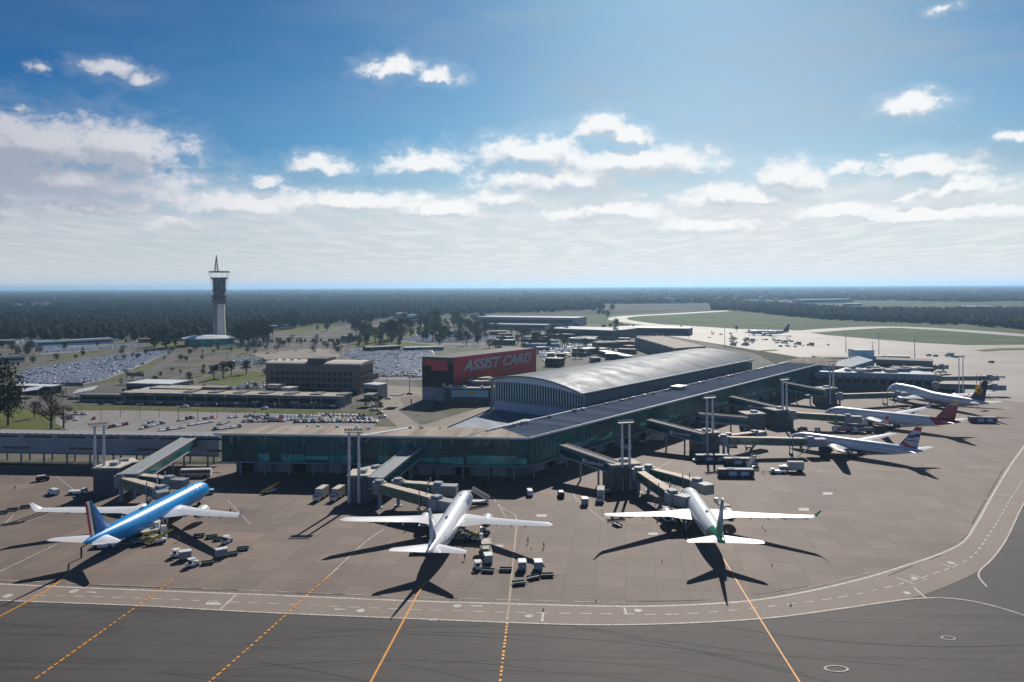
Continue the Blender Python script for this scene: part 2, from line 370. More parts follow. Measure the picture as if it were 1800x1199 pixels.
# ---------------------------------------------------------------- ground, roads, markings
random.seed(4)
mb = MB(); mb.sheet([(-34000, -1900), (34000, -1900), (34000, 41500), (-34000, 41500)], 0.0); struct('ground', mb, M['ground'])
mb = MB(); mb.sheet([(-260, 60), (420, 60), (420, 330), (300, 260), (-260, 260)], .02); struct('taxiway', mb, M['asphalt'])
LOW = [(-60, 1054), (0, 1056), (240, 1065), (460, 1077), (700, 1087), (900, 1095), (1050, 1099), (1200, 1096), (1350, 1088), (1480, 1072), (1600, 1052), (1660, 1032), (1725, 1000), (1765, 955), (1800, 888), (1860, 790)]
LOWL = [(-60, 1054), (0, 1056), (240, 1065), (460, 1077), (700, 1087), (900, 1095), (1050, 1099), (1200, 1096), (1350, 1087), (1480, 1070), (1610, 1052.5), (1680, 1053), (1740, 1064), (1800, 1082), (1850, 1100)]
UP = [(-60, 1024), (0, 1027), (150, 1034), (300, 1040), (460, 1046), (700, 1056), (900, 1062), (1050, 1066), (1150, 1066), (1250, 1062), (1340, 1054), (1440, 1036), (1530, 1014), (1600, 992), (1650, 975), (1693, 953), (1718, 918), (1745, 870), (1775, 820), (1800, 785), (1850, 715)]
apr = [(p.x, p.y) for p in pxline(LOW)]
mb = MB(); mb.sheet(apr + [(560, 330), (900, 900), (420, 1000), (160, 560), (-20, 330), (-360, 330), (-320, 190)], .04); struct('apron', mb, M['apron'])
up = [(p.x, p.y) for p in pxline(UP)]
mb = MB(); lw = [(p.x, p.y) for p in pxline(LOW)]; mb.sheet(lw + up[::-1], .055)
struct('service_road', mb, M['band'])
# grass infield, far concrete, taxi loops
mb = MB(); mb.sheet(pxpoly([(985, 565), (1010, 556), (1200, 546), (1420, 553), (1560, 563), (2200, 588), (2200, 640), (1900, 640), (1460, 600), (1250, 590), (1130, 582), (1060, 572)]), .05); struct('airfield_grass', mb, M['field'])
mb = MB(); mb.sheet(pxpoly([(1105, 572), (1180, 571), (1300, 578.5), (1400, 581), (1451, 589), (1533, 596), (1622, 603), (1700, 607), (2100, 604), (2300, 720), (1900, 720), (1640, 690), (1480, 640), (1250, 603), (1160, 588)]), .08); struct('far_apron', mb, M['farcon'])
mb = MB()
ribbon(mb, pxline([(1300, 583), (1400, 583.5), (1470, 579), (1540, 575.5), (1600, 576), (1700, 582), (1800, 589.5), (2000, 603)]), 46, .1)
ribbon(mb, pxline([(1240, 579), (1160, 572), (1105, 565.5), (1085, 560.5), (1105, 556), (1180, 552), (1260, 547.5), (1310, 545)]), 42, .1)
struct('far_taxiway', mb, M['farcon'])
mb = MB(); mb.sheet(pxpoly([(1712, 616), (1755, 612.5), (1830, 611), (1830, 615), (1760, 616.5), (1733, 618.5)]), .11)
mb.sheet(pxpoly([(1322, 617), (1360, 614.5), (1372, 616), (1330, 619)]), .11)
struct('grass_patch', mb, M['grass'])
# landside
mb = MB(); mb.sheet(pxpoly([(-500, 812), (-500, 607), (-50, 603), (200, 594), (330, 603), (440, 606), (480, 582), (700, 568), (840, 560), (1010, 566), (1110, 575), (1250, 604), (1330, 622), (1380, 650), (1150, 700), (900, 790), (600, 812), (200, 812)]), .03)
struct('landside_ground', mb, M['land'])
mb = MB()
for pts in ([(-300, 720), (0, 716), (60, 722), (118, 742), (108, 756), (0, 758), (-300, 760)], [(120, 713), (400, 718), (660, 724), (676, 731), (400, 724), (130, 719)], [(372, 660), (440, 652), (466, 655), (462, 676), (400, 678), (350, 668)],
            [(182, 672), (235, 656), (262, 650), (250, 664), (200, 678)], [(232, 654), (262, 640), (285, 634), (276, 644), (246, 656)], [(70, 637), (130, 622), (200, 612), (205, 615), (130, 628), (80, 640)],
            [(250, 607), (300, 600), (330, 606), (280, 612)], [(480, 583), (560, 572), (600, 574), (520, 586)], [(590, 600), (640, 582), (760, 575), (820, 590), (760, 612), (660, 618)], [(360, 612), (430, 605), (470, 608), (420, 616)],
            [(640, 706), (668, 698), (672, 712), (640, 718)], [(1700, 1), ][:0]):
    if pts: mb.sheet(pxpoly(pts), .06)
mb2 = MB()
struct('lawn', mb, M['grass'])
mb = MB()
for pts, wd in (([(-60, 706), (60, 704), (150, 686), (225, 668), (272, 650), (300, 633), (350, 622), (480, 612), (620, 601)], 13), ([(-60, 716), (120, 710), (400, 715), (640, 721), (700, 716), (760, 700)], 9),
                ([(120, 698), (215, 693), (300, 668), (345, 648), (420, 640), (480, 634)], 9), ([(400, 632), (520, 620), (600, 606), (622, 590), (640, 572), (630, 566)], 20), ([(-60, 662), (40, 648), (140, 628), (230, 611), (330, 603), (420, 600)], 10),
                ([(440, 605), (500, 600), (580, 600)], 50), ([(460, 592), (560, 583), (640, 568), (700, 563)], 14), ([(-40, 645), (60, 634), (150, 618), (260, 602)], 7), ([(650, 705), (700, 730), (720, 748)], 14),
                ([(640, 660), (700, 668), (745, 690), (850, 705)], 12), ([(860, 700), (900, 640), (1000, 610), (1120, 596)], 16)):
    ribbon(mb, pxline(pts), wd, .1)
struct('road', mb, M['road'])
LOTS = dict(near=[(98, 722), (240, 722), (420, 726), (640, 731), (668, 738), (655, 752), (380, 762), (130, 762), (98, 745)],
            left=[(14, 682), (40, 650), (150, 632), (225, 619), (300, 617), (255, 641), (185, 668), (120, 682)],
            far=[(60, 622), (75, 608), (190, 606), (265, 604), (220, 610), (150, 618), (80, 623)],
            mid=[(648, 668), (645, 640), (596, 622), (625, 612), (760, 613), (775, 640), (742, 650), (742, 668)],
            east=[(700, 600), (740, 583), (850, 578), (900, 590), (860, 606), (760, 606)])
mb = MB()
for k in LOTS: mb.sheet(pxpoly(LOTS[k]), .12)
struct('car_park', mb, M['lot'])
mb = MB()
for pts in ([(665, 676), (745, 682), (742, 706), (700, 722), (745, 752), (700, 752), (655, 712)], [(730, 752), (860, 712), (885, 700), (880, 735), (800, 752)], [(440, 622), (560, 612), (590, 616), (600, 628), (470, 632)]): mb.sheet(pxpoly(pts), .14)
struct('pavement', mb, M['paving'])
mb = MB(); mb.sheet(pxpoly([(702, 700), (735, 695), (765, 712), (745, 722), (715, 724)]), .16); struct('gravel_bed', mb, M['gravel'])
# painted lines
mb = MB()
ribbon(mb, pxline(LOWL), .55, .085); ribbon(mb, pxline(UP), .75, .085)
up2 = pxline([(a, b - 7) for a, b in UP[:9]]); ribbon(mb, up2, .25, .085, dash=(6, 3))
ribbon(mb, pxline([(1735, 1180 - 148), (1722, 1017), (1722, 1004), (1745, 982), (1768, 950), (1785, 915), (1800, 885), (1850, 800)]), .45, .085)
ribbon(mb, pxline([(1240, 1062 - 6), (1340, 1046), (1440, 1029), (1530, 1006)]), .18, .085)
MID = []
for (x, y) in [(60, 1047), (240, 1052), (460, 1061), (700, 1071), (900, 1077), (1100, 1080), (1200, 1080), (1350, 1067), (1480, 1050), (1560, 1033), (1620, 1016), (1672, 998), (1712, 976), (1745, 930), (1775, 880), (1800, 840)]: MID.append((x, y))
ribbon(mb, pxline(MID), .42, .085, dash=(2.4, 2.4))
for p in ([(415, 1046), (387, 1072)], [(955, 1076), (953, 1093)], [(1097, 1068), (1101, 1080)], [(1101, 1080), (1116, 1080)], [(1577, 1016), (1608, 1028)], [(1606, 1033), (1628, 1052)], [(1650, 990), (1679, 999)], [(1600, 1010), (1630, 1020)], [(1752, 868), (1780, 873)], [(1772, 883), (1800, 888)]):
    ribbon(mb, pxline(p), .5, .088)
for p in ([(100, 818 + 20), (148, 876)], [(965, 868), (1003, 862), (1012, 876), (1060, 915)], [(1140, 832), (1200, 800)], [(1192, 812), (1222, 800)], [(1195, 836), (1300, 850), (1500, 880)], [(1422, 819), (1446, 831)], [(870, 882), (890, 898), (905, 905), (908, 915)], [(865, 872), (890, 910)],
          [(1510, 823), (1700, 836)], [(400, 880), (440, 922)], [(5, 925), (25, 905)]):
    ribbon(mb, pxline(p), .28, .088)
for p in ([(0, 1005), (100, 957)], [(570, 1020), (640, 955), (676, 930)]): ribbon(mb, pxline(p), .35, .088)
struct('white_line', mb, M['line_white_worn'])
mb = MB()
def ring(cx, cy, w_, h_, k=.7, fill=False):
    c = G(cx, cy); a = (G(cx + w_ / 2, cy) - G(cx - w_ / 2, cy)).length / 2; b = (G(cx, cy - h_ / 2) - G(cx, cy + h_ / 2)).length / 2; n = 20
    o = [(c.x + a * math.cos(2 * PI * i / n), c.y + b * math.sin(2 * PI * i / n), .1) for i in range(n)]
    if fill: mb.add(o, [tuple(range(n))]); return
    q = [(c.x + k * a * math.cos(2 * PI * i / n), c.y + k * b * math.sin(2 * PI * i / n), .1) for i in range(n)]
    mb.add(o + q, [(i, (i + 1) % n, n + (i + 1) % n, n + i) for i in range(n)])
for a in ((804, 1066), (634, 1074), (930, 1083.5), (1122, 1074), (130, 1040), (14, 1048), (1607, 1017), (1594, 1043), (1672, 990)): ring(a[0], a[1], 15 if a[0] < 1200 else 12, 6 if a[0] < 1200 else 5, fill=True)
ring(1470, 1176, 44, 11, .8); ring(1667, 1122, 24, 7, .82); ring(762, 1090, 16, 5, .6)
for (x, y, w_, h_) in ((1455, 868, 17, 4.5), (1413, 896, 18, 5), (952, 907, 18, 5), (1148, 939, 16, 4), (878, 960, 14, 4), (598, 1072, 20, 2.5), (838, 1066, 20, 2.5), (160, 1042, 18, 2.5), (375, 1062, 26, 5)):
    mb.sheet(pxpoly([(x - w_ / 2, y - h_ / 2), (x + w_ / 2, y - h_ / 2), (x + w_ / 2, y + h_ / 2), (x - w_ / 2, y + h_ / 2)]), .1)
struct('stand_marking', mb, M['line_white_worn'])
mb = MB()
for p in ([(1561, 1013), (1605, 995)], [(1635, 984), (1655, 976)], [(1680, 962), (1712, 928)], [(1708, 922), (1732, 880)], [(1735, 874), (1765, 822)], [(1100, 1058), (1240, 1055), (1330, 1046), (1420, 1031)], [(150, 1029), (420, 1038)], [(520, 1043), (830, 1053)]): ribbon(mb, pxline(p), .3, .07)
struct('drain', mb, M['line_dark'])
mb = MB()
for p, wd, ds in (([(-40, 1108), (0, 1084), (60, 1052), (100, 1026), (125, 1004)], .45, None), ([(748, 1024), (736, 1042), (652, 1199), (600, 1300)], .42, None), ([(1271, 982), (1300, 1030), (1338, 1092), (1405, 1199), (1450, 1270)], .36, None),
                  ([(61, 1195), (240, 1067), (313, 1013)], .46, (1.05, .72)), ([(340, 1222), (370, 1198), (440, 1137), (505, 1079), (545, 1042), (600, 995)], .46, (1.05, .72)), ([(879, 1199), (892, 1090)], .5, (1.0, .65)), ):
    ribbon(mb, pxline(p, len(p) > 3), wd, .115, dash=ds)
struct('yellow_line', mb, M['line_orange'])
mb = MB(); ribbon(mb, pxline([(891, 1092), (896, 1050), (903, 975), (909, 915)]), .6, .095)
ribbon(mb, pxline([(1060, 836), (1075, 826), (1150, 800)]), .5, .09); struct('faded_line', mb, M['line_pale'])
mb = MB()
rt = random.Random(7)
for _ in range(26):                                    # tyre rubber left by turning traffic on the taxiway
    x, y = rt.uniform(-80, 120), rt.uniform(150, 182); a = rt.uniform(-.5, .5); k = rt.uniform(-.012, .012); P = []
    q = Vector((x, y, 0))
    for i in range(22): P.append(q.copy()); q += Vector((math.cos(a), math.sin(a), 0)) * 3.0; a += k * 3
    if max(p.y for p in P) < 180 and max(p.x for p in P) < 105: ribbon(mb, P, rt.uniform(.12, .3), .0215 + .0006 * _)
struct('tyre_mark', mb, M['line_dark'])

# ---------------------------------------------------------------- terminal
RA, RB, RC = G(375, 762, 16.4), G(930, 770, 16.4), G(1440, 640, 16.4)
dW = (RC - RB); dW.z = 0; LW = dW.length; dW.normalize(); nW = Vector((-dW.y, dW.x, 0))
dF = (RB - RA); dF.z = 0; LF = dF.length; dF.normalize(); nF = Vector((-dF.y, dF.x, 0))
print('RA', RA, 'RB', RB, 'RC', RC, 'LW', LW, 'LF', LF, 'angle', math.degrees(math.atan2(dW.x, dW.y)))
def WP(a, p, z=0): q = RB + dW * a + nW * p; return Vector((q.x, q.y, z))     # along / inwards from the wing's roof edge
def FP(a, p, z=0): q = RA + dF * a + nF * p; return Vector((q.x, q.y, z))
def onp(px, py, perp):                                 # height and place of a pixel on the vertical plane at inward distance perp
    a, b = px - 900, py - PY0; c, s = math.cos(ROLL), math.sin(ROLL); u, v = (a * c - b * s) / F, (a * s + b * c) / F
    z = (perp + RB.x * nW.x + RB.y * nW.y) / (u * nW.x + nW.y)
    return Vector((u * z, z, HC - v * z))
seamF = seam('pale_sheet_roof', (.40, .35, .30), 3.2, -math.atan2(dF.y, dF.x), .85, 0.0, .88)
seamW = seam('blue_grey_metal_roof', (.078, .104, .155), 2.2, -math.atan2(dW.y, dW.x), .6, 0.0, .6)
seamH = seam('curved_metal_roof', (.15, .175, .215), 3.6, -math.atan2(dW.y, dW.x), .5, .03, .72, .02)
term = empty('terminal_building', (RB.x, RB.y, 0), 0, 'long low glass terminal with pale front roof and a diagonal metal roofed wing', 'terminal')
def quadbar(mb, P, z0, z1, mi=0, mt=None): mb.prism([(p.x, p.y) for p in P], z0, z1, mi, mt)
X0, X1 = (20, 21.5)
iF = None
# inner corner of the two roofs
A_ = FP(0, X0); B_ = WP(0, X1)
den = dF.x * dW.y - dF.y * dW.x; tt = ((B_.x - A_.x) * dW.y - (B_.y - A_.y) * dW.x) / den
IC = A_ + dF * tt
mb = MB(); quadbar(mb, [FP(0, 0), FP(LF, 0), IC, FP(16, X0)], 15.7, 16.4); mb.build('front_roof', seamF, term, world=True)
mb = MB(); quadbar(mb, [WP(.02, 0), WP(LW, 0), WP(LW, X1), IC + dW * .02], 15.72, 16.42); mb.build('wing_roof', seamW, term, world=True)
mb = MB()
mb.beam(FP(0, -.15, 16.25), FP(LF - .1, -.15, 16.25), .3, .7); mb.beam(WP(.1, -.15, 16.3), WP(LW, -.15, 16.3), .35, .75); mb.beam(WP(1, X1 + .2, 16.6), WP(LW, X1 + .2, 16.6), .6, .9)
mb.build('fascia', M['white'], term, world=True)
mb = MB()
mb.beam(FP(LF * .48, .4, 16.5), FP(LF * .48 + 16, X0 - .5, 16.5), 2.0, .12); mb.build('roof_strip', M['white'], term, world=True)
mb = MB(); mb.beam(FP(LF * .8, .4, 16.5), FP(LF * .8 + 9, X0 - .5, 16.5), .4, .12); mb.build('roof_joint', M['mid'], term, world=True)
rr = random.Random(3)
for _ in range(10): p = FP(rr.uniform(30, LF), rr.uniform(14, 19), 16.8); mb = MB(); mb.box(p, (rr.uniform(.6, 1.6), .8, .8), 0); mb.build('roof_vent', M['white'], term, world=True)
for _ in range(34): p = WP(rr.uniform(10, LW - 5), X1 - rr.uniform(.8, 2.2), 17.0); mb = MB(); mb.box(p, (rr.uniform(.6, 2.2), rr.uniform(.6, 1.4), rr.uniform(.5, 1.3)), rr.uniform(0, 3)); mb.build('roof_vent', M[rr.choice(('white', 'grey'))], term, world=True)
mb = MB(); q = WP(LW * .47, X1 - 2.5, 17.9); mb.box(q, (9, 6, .5), math.atan2(dW.y, dW.x), mi=0); mb.box(q - Vector((0, 0, .8)), (7, 4, 1.2), math.atan2(dW.y, dW.x), mi=1)
mb.build('roof_plant', [M['white'], M['grey']], term, world=True)
# upper glass
o1 = 3.0
fl, fr = FP(2, o1), FP(LF - 1.0, o1); wf, we = WP(1.0, o1), WP(LW - 1, o1)
cx_ = fr.lerp(wf, .5)
mb = MB(); quadbar(mb, [FP(2, o1), FP(LF - 4.5, o1), WP(4.5, o1), WP(LW - 1, o1), WP(LW - 1, X1 - .5), IC + (IC - RB).normalized() * -.6, FP(10, X0 - .5)], 5.4, 15.7); mb.build('glass_wall', M['glass'], term, world=True)
mb = MB()
def facade(mb, P, L, step, z0, z1, rows, o=o1 - .12, s0=0.0, wd=.16):
    k = s0
    while k < L: mb.beam(P(k, o, z0), P(k, o, z1), wd, .22); k += step
    for i in range(rows + 1): z = z0 + (z1 - z0) * i / rows; mb.beam(P(s0, o, z), P(L, o, z), .14, .12)
facade(mb, FP, LF - 4.5, 2.4, 5.4, 15.7, 12, s0=2.1, wd=.1); facade(mb, WP, LW - 1, 3.0, 5.4, 15.7, 9, s0=4.6, wd=.14)
mb.beam(FP(LF - 4.5, o1 - .1, 5.4), WP(4.5, o1 - .1, 5.4), .14, .14)
mb.build('mullions', M['mid'], term, world=True)
mb = MB()                                             # teal panels set over the lower glazing
rp = random.Random(11)
for k in range(int(LF / 4.8)):
    if rp.random() < .8 and k > 1: a = k * 4.8 + 2.4; mb = MB(); mb.beam(FP(a, o1 - .06, 6.9), FP(a + 4.6, o1 - .06, 6.9), .08, rp.choice((1.6, 2.2, 2.8))); mb.build('teal_glazing', M['teal_panel'], term, world=True)
for a in (LF - 24, LF - 19.2, LF - 14.4, LF - 9.6): mb = MB(); mb.beam(FP(a, o1 - .07, 7.3), FP(a + 4.6, o1 - .07, 7.3), .08, 3.4); mb.build('teal_glazing', M['teal_panel'], term, world=True)
for k in range(int(LW / 6)):
    if rp.random() < .3: a = k * 6 + 5; mb = MB(); mb.beam(WP(a, o1 - .06, rp.choice((7, 8.5))), WP(a + 5.8, o1 - .06, rp.choice((7, 8.5))), .08, 1.4); mb.build('teal_glazing', M['teal_panel'], term, world=True)
for k in range(24):                                   # pale struts and ceiling fins seen behind the glass
    a = rp.uniform(4, LF - 6); z = rp.uniform(11.5, 13.5); mb = MB(); mb.beam(FP(a, o1 - .09, z), FP(a + rp.uniform(-1.6, 1.6), o1 - .09, 15.4), rp.uniform(.06, .07), rp.uniform(.25, .7)); mb.build('inner_frame', M['grey'], term, world=True)
mb = MB()                                             # ledge, lower storey, columns
mb.beam(FP(1, 2.2, 5.15), FP(LF - 4, 2.2, 5.15), 1.8, .5); mb.beam(WP(4, 2.2, 5.15), WP(LW - 1, 2.2, 5.15), 1.8, .5); mb.beam(FP(LF - 4.2, 2.2, 5.15), WP(4.2, 2.2, 5.15), 1.8, .5)
mb.build('ledge', M['grey'], term, world=True)
mb = MB(); quadbar(mb, [FP(6, 7), FP(LF - 8, 7), WP(10, 7), WP(LW - 2, 7), WP(LW - 2, X1 - 1), IC + (IC - RB).normalized() * -1, FP(10, X0 - 1)], 0, 4.9); mb.build('ground_floor_wall', M['mid'], term, world=True)
mb = MB()
for k in range(15): a = 8 + k * 8.2; 
for k in range(17):
    a = 8 + k * 7.2
    if a < LF - 12: mb = MB(); mb.beam(FP(a, 6.9, 2.0), FP(a + 5.2, 6.9, 2.0), .12, 3.2); mb.build('bay_door', M['grey' if k % 3 else 'black'], term, world=True)
for k in range(40):
    a = 14 + k * 7.6
    if a < LW - 12: mb = MB(); mb.beam(WP(a, 6.9, 2.0), WP(a + 4.6, 6.9, 2.0), .12, 3.2); mb.build('bay_door', M[('grey', 'black')[k % 2]], term, world=True)
for i in range(12): mb = MB(); mb.cyl(FP(10 + i * (LF - 16) / 11, 2.4, 0), FP(10 + i * (LF - 16) / 11, 2.4, 5), .35, n=8); mb.build('column', M['grey'], term, world=True)
for i in range(16): mb = MB(); mb.cyl(WP(6 + i * (LW - 10) / 15, 2.4, 0), WP(6 + i * (LW - 10) / 15, 2.4, 5), .35, n=8); mb.build('column', M['grey'], term, world=True)
mb = MB(); mb.beam(WP(LW, X1 / 2, 10.5), WP(LW + .3, X1 / 2, 10.5), X1 - 1, 10.4); mb.build('end_wall', M['grey'], term, world=True)

# link building on stilts at the left
LA, LB_ = G(-260, 757, 12.8), G(384, 766, 12.8); dL = LB_ - LA; dL.z = 0; LL = dL.length; dL.normalize(); nL = Vector((-dL.y, dL.x, 0))
def LP(a, p, z=0): q = LA + dL * a + nL * p; return Vector((q.x, q.y, z))
lk = empty('link_corridor', (LP(LL / 2, 3).x, LP(LL / 2, 3).y, 0), 0, 'long grey raised corridor on stilts running left from the glass terminal', 'corridor')
mb = MB(); quadbar(mb, [LP(0, .3), LP(LL, .3), LP(LL, 7), LP(0, 7)], 4.5, 12.3); mb.build('wall', mat('corridor_panel', (.3, .32, .35), .5, var=.15, scale=.12, stain=.2), lk, world=True)
mb = MB(); quadbar(mb, [LP(0, -.2), LP(LL, -.2), LP(LL, 7.4), LP(0, 7.4)], 12.3, 12.8); mb.build('roof', M['grey'], lk, world=True)
mb = MB()
for k in range(50): mb = MB(); mb.beam(LP(k * LL / 50, -.25, 12.7), LP(k * LL / 50 + LL / 50 - 1.1, -.25, 12.7), .5, .35); mb.build('roof_clip', M['white'], lk, world=True)
for k in range(11):
    a = LL * (k + .3) / 11
    mb = MB(); mb.beam(LP(a, .22, 11.3), LP(a + 12, .22, 11.3), .12, .8); mb.build('window_band', M['car_glass'], lk, world=True)
    if k % 2 == 0: mb = MB(); mb.beam(LP(a + 5, .22, 6.6), LP(a + 17, .22, 6.6), .12, .8); mb.build('window_band', M['car_glass'], lk, world=True)
mb = MB(); mb.beam(LP(0, .5, 4.4), LP(LL, .5, 4.4), 1.2, .4); mb.beam(LP(0, 6.6, 4.4), LP(LL, 6.6, 4.4), 1.2, .4); mb.build('floor_beam', M['mid'], lk, world=True)
for k in range(16):
    a = LL * (k + .5) / 16
    for p in (1, 6.2): mb = MB(); mb.cyl(LP(a, p, 0), LP(a, p, 4.3), .38, n=8); mb.build('stilt', M['grey'], lk, world=True)

# great hall with the curved metal roof
HP = 27.0
E1, E2 = onp(1026, 690, HP), onp(1322, 632, HP)
aE1 = (E1 - RB).dot(dW); aE2 = (E2 - RB).dot(dW); zr = (E1.z + E2.z) / 2
# left gable corner on the cross plane
def oncross(px, py, al):
    a, b = px - 900, py - PY0; c, s = math.cos(ROLL), math.sin(ROLL); u, v = (a * c - b * s) / F, (a * s + b * c) / F
    z = (al + RB.x * dW.x + RB.y * dW.y) / (u * dW.x + dW.y); return Vector((u * z, z, HC - v * z))
E0 = oncross(868, 666, aE1); pE0 = (E0 - RB).dot(nW); PK = oncross(943, 662, aE1)
print('hall', E1, E2, aE1, aE2, 'left corner', E0, pE0, 'peak', PK, (PK - RB).dot(nW))
HL = aE2 - aE1; HWd = pE0 - HP; zl = E0.z; ris = PK.z
hall = empty('arrivals_hall', (WP(aE1 + HL / 2, HP + HWd / 2).x, WP(aE1 + HL / 2, HP + HWd / 2).y, 0), 0, 'great hall with a long curved silver metal roof and a white finned arched gable', 'hall')
def zarc(t): return zr + (zl - zr) * t + (ris - (zr + zl) / 2) * (1 - (2 * t - 1) ** 2)
N = 24
mb = MB(); ring0 = []
for al in (-3.0, HL + 2):
    up_ = [WP(aE1 + al, HP - 1 + (HWd + 2) * i / N, zarc(i / N)) for i in range(N + 1)]
    lo_ = [q - Vector((0, 0, .7)) for q in reversed(up_)]
    ring0.append(up_ + lo_)
mb.loft(ring0); mb.build('roof', seamH, hall, world=True, smooth=True)
mb = MB()
for k in range(1, 9):
    al = HL * k / 9
    mb.loft([[WP(aE1 + al + d, HP - 1 + (HWd + 2) * i / N, zarc(i / N) + e) for d, e in ((0, 0), (0, .05), (.4, .05), (.4, 0))] for i in range(N + 1)])
mb.build('roof_rib', M['grey'], hall, world=True)
mb = MB(); mb.beam(WP(aE1 - 3, HP - 1.2, zr - .2), WP(aE1 + HL + 2, HP - 1.2, zr - .2), .9, .8); mb.beam(WP(aE1 - 3, HP + HWd + 1, zl - .2), WP(aE1 + HL + 2, HP + HWd + 1, zl - .2), .9, .8); mb.build('gutter', M['steel'], hall, world=True)
mb = MB(); quadbar(mb, [WP(aE1 + 1, HP), WP(aE1 + HL, HP), WP(aE1 + HL, HP + HWd), WP(aE1 + 1, HP + HWd)], 0, zr - 1.6, 0); mb.build('side_wall', M['mid'], hall, world=True)
mb = MB()
for k in range(int(HL / 2)): mb.beam(WP(aE1 + 2 + k * 2.0, HP - .12, 15), WP(aE1 + 2 + k * 2.0, HP - .12, zr - 1.4), .3, .35)
mb.build('side_fin', M['grey'], hall, world=True)
# gable: arched lintel, dark glazing, white fins
def gz(t): return zarc(t) - .6
mb = MB()
for i in range(N):
    t0, t1 = i / N, (i + 1) / N
    a0, a1 = WP(aE1 + .5, HP + HWd * t0), WP(aE1 + .5, HP + HWd * t1)
    mb.add([(a0.x, a0.y, 15.5), (a1.x, a1.y, 15.5), (a1.x, a1.y, gz(t1)), (a0.x, a0.y, gz(t0))], [(0, 1, 2, 3)])
mb.build('gable_glass', M['glass'], hall, world=True)
mb = MB()
def lint(t): return max(zr - 2.0, gz(t) - 2.6 * (1 - abs(2 * t - 1) ** 2) - .9)
for i in range(N):
    t0, t1 = i / N, (i + 1) / N; r_ = []
    for t in (t0, t1):
        r_.append([WP(aE1 - .6 + d, HP + HWd * t, z) for d, z in ((0, lint(t)), (0, gz(t)), (.9, gz(t)), (.9, lint(t)))])
    mb.loft(r_, cap=(i == 0, i == N - 1))
mb.build('arched_lintel', mat('lintel_white', (.75, .77, .82), .5, var=.05), hall, world=True)
mb = MB()
nf = 34
for i in range(nf + 1):
    t = i / nf; mb.beam(WP(aE1 - .4, HP + HWd * t, 15), WP(aE1 - .4, HP + HWd * t, lint(t) + .3), .5, .7)
mb.build('gable_fin', M['white'], hall, world=True)
mb = MB(); mb.beam(WP(aE1 - .6, HP - .5, 15), WP(aE1 - .6, HP + HWd + .5, 15), 1.2, .9); mb.cyl(WP(aE1 - .8, HP + HWd + .6, 0), WP(aE1 - .8, HP + HWd + .6, zl - .5), .7, n=8); mb.cyl(WP(aE1 - .8, HP - .5, 0), WP(aE1 - .8, HP - .5, zr - .5), .6, n=8); mb.build('gable_sill', M['grey'], hall, world=True)
mb = MB(); mb.beam(WP(aE1 + .2, HP, 8), WP(aE1 + .2, HP + HWd, 8), .6, 13.2); mb.build('gable_base', mat('base_white_shade_blue', (.5, .56, .62), .5, var=.06), hall, world=True)  # blue of the shade is mixed into the white wall colour
# low roofs between the front block and the hall
lw_ = empty('entrance_block', (WP(30, 40).x, WP(30, 40).y, 0), 0, 'low flat roofed block tucked between the front terminal roof and the arched hall', 'building')
mb = MB(); quadbar(mb, [WP(16, X1 + 1), WP(aE1 - 2, X1 + 1), WP(aE1 - 2, HP + HWd), WP(-8, HP + 26)], 0, 9.4); mb.build('wall', M['grey'], lw_, world=True)
mb = MB(); quadbar(mb, [WP(16, X1 + 1), WP(aE1 - 2, X1 + 1), WP(aE1 - 2, HP + HWd), WP(-8, HP + 26)], 9.4, 9.9); mb.build('roof', seam('pale_blue_roof', (.2, .23, .28), 2.5, -math.atan2(dW.y, dW.x) + .5, .5, .3, .8), lw_, world=True)
mb = MB(); quadbar(mb, [WP(22, X1 + 2), WP(60, X1 + 2), WP(60, X1 + 22), WP(14, X1 + 16)], 9.9, 12.2, 0); mb.build('roof_box', M['steel'], lw_, world=True)
mb = MB()
for p0, p1 in ((WP(16, X1 + 1, 10.2), WP(-8, HP + 26, 10.2)), (WP(-8, HP + 26, 10.2), WP(aE1 - 2, HP + HWd, 10.2))): mb.beam(p0, p1, .5, .9)
mb.build('parapet', M['cream'], lw_, world=True)
# far end pieces of the wing
fe = empty('wing_end_block', (RC.x, RC.y, 0), 0, 'small pale roofed block at the far tip of the diagonal terminal wing', 'building')
mb = MB(); quadbar(mb, [WP(LW + 1, -6), WP(LW + 60, -6), WP(LW + 60, 30), WP(LW + 1, 30)], 0, 14.6); mb.build('wall', M['teal_panel'], fe, world=True)
mb = MB(); quadbar(mb, [WP(LW + .6, -8), WP(LW + 62, -8), WP(LW + 62, 32), WP(LW + .6, 32)], 14.6, 15.4); mb.build('roof', seam('end_roof', (.3, .27, .24), 4, .3, .8, 0, .7), fe, world=True)
mb = MB()
for i in range(7): p = WP(LW + 4 + i * 8, -10, 15.4); mb.add([p, p + Vector((10, -4, -.4)), p + Vector((16, 4, .2)), p + Vector((5, 7, 3.2))], [(0, 1, 2, 3), (3, 2, 1, 0)])
mb.build('canopy', M['white'], fe, world=True)

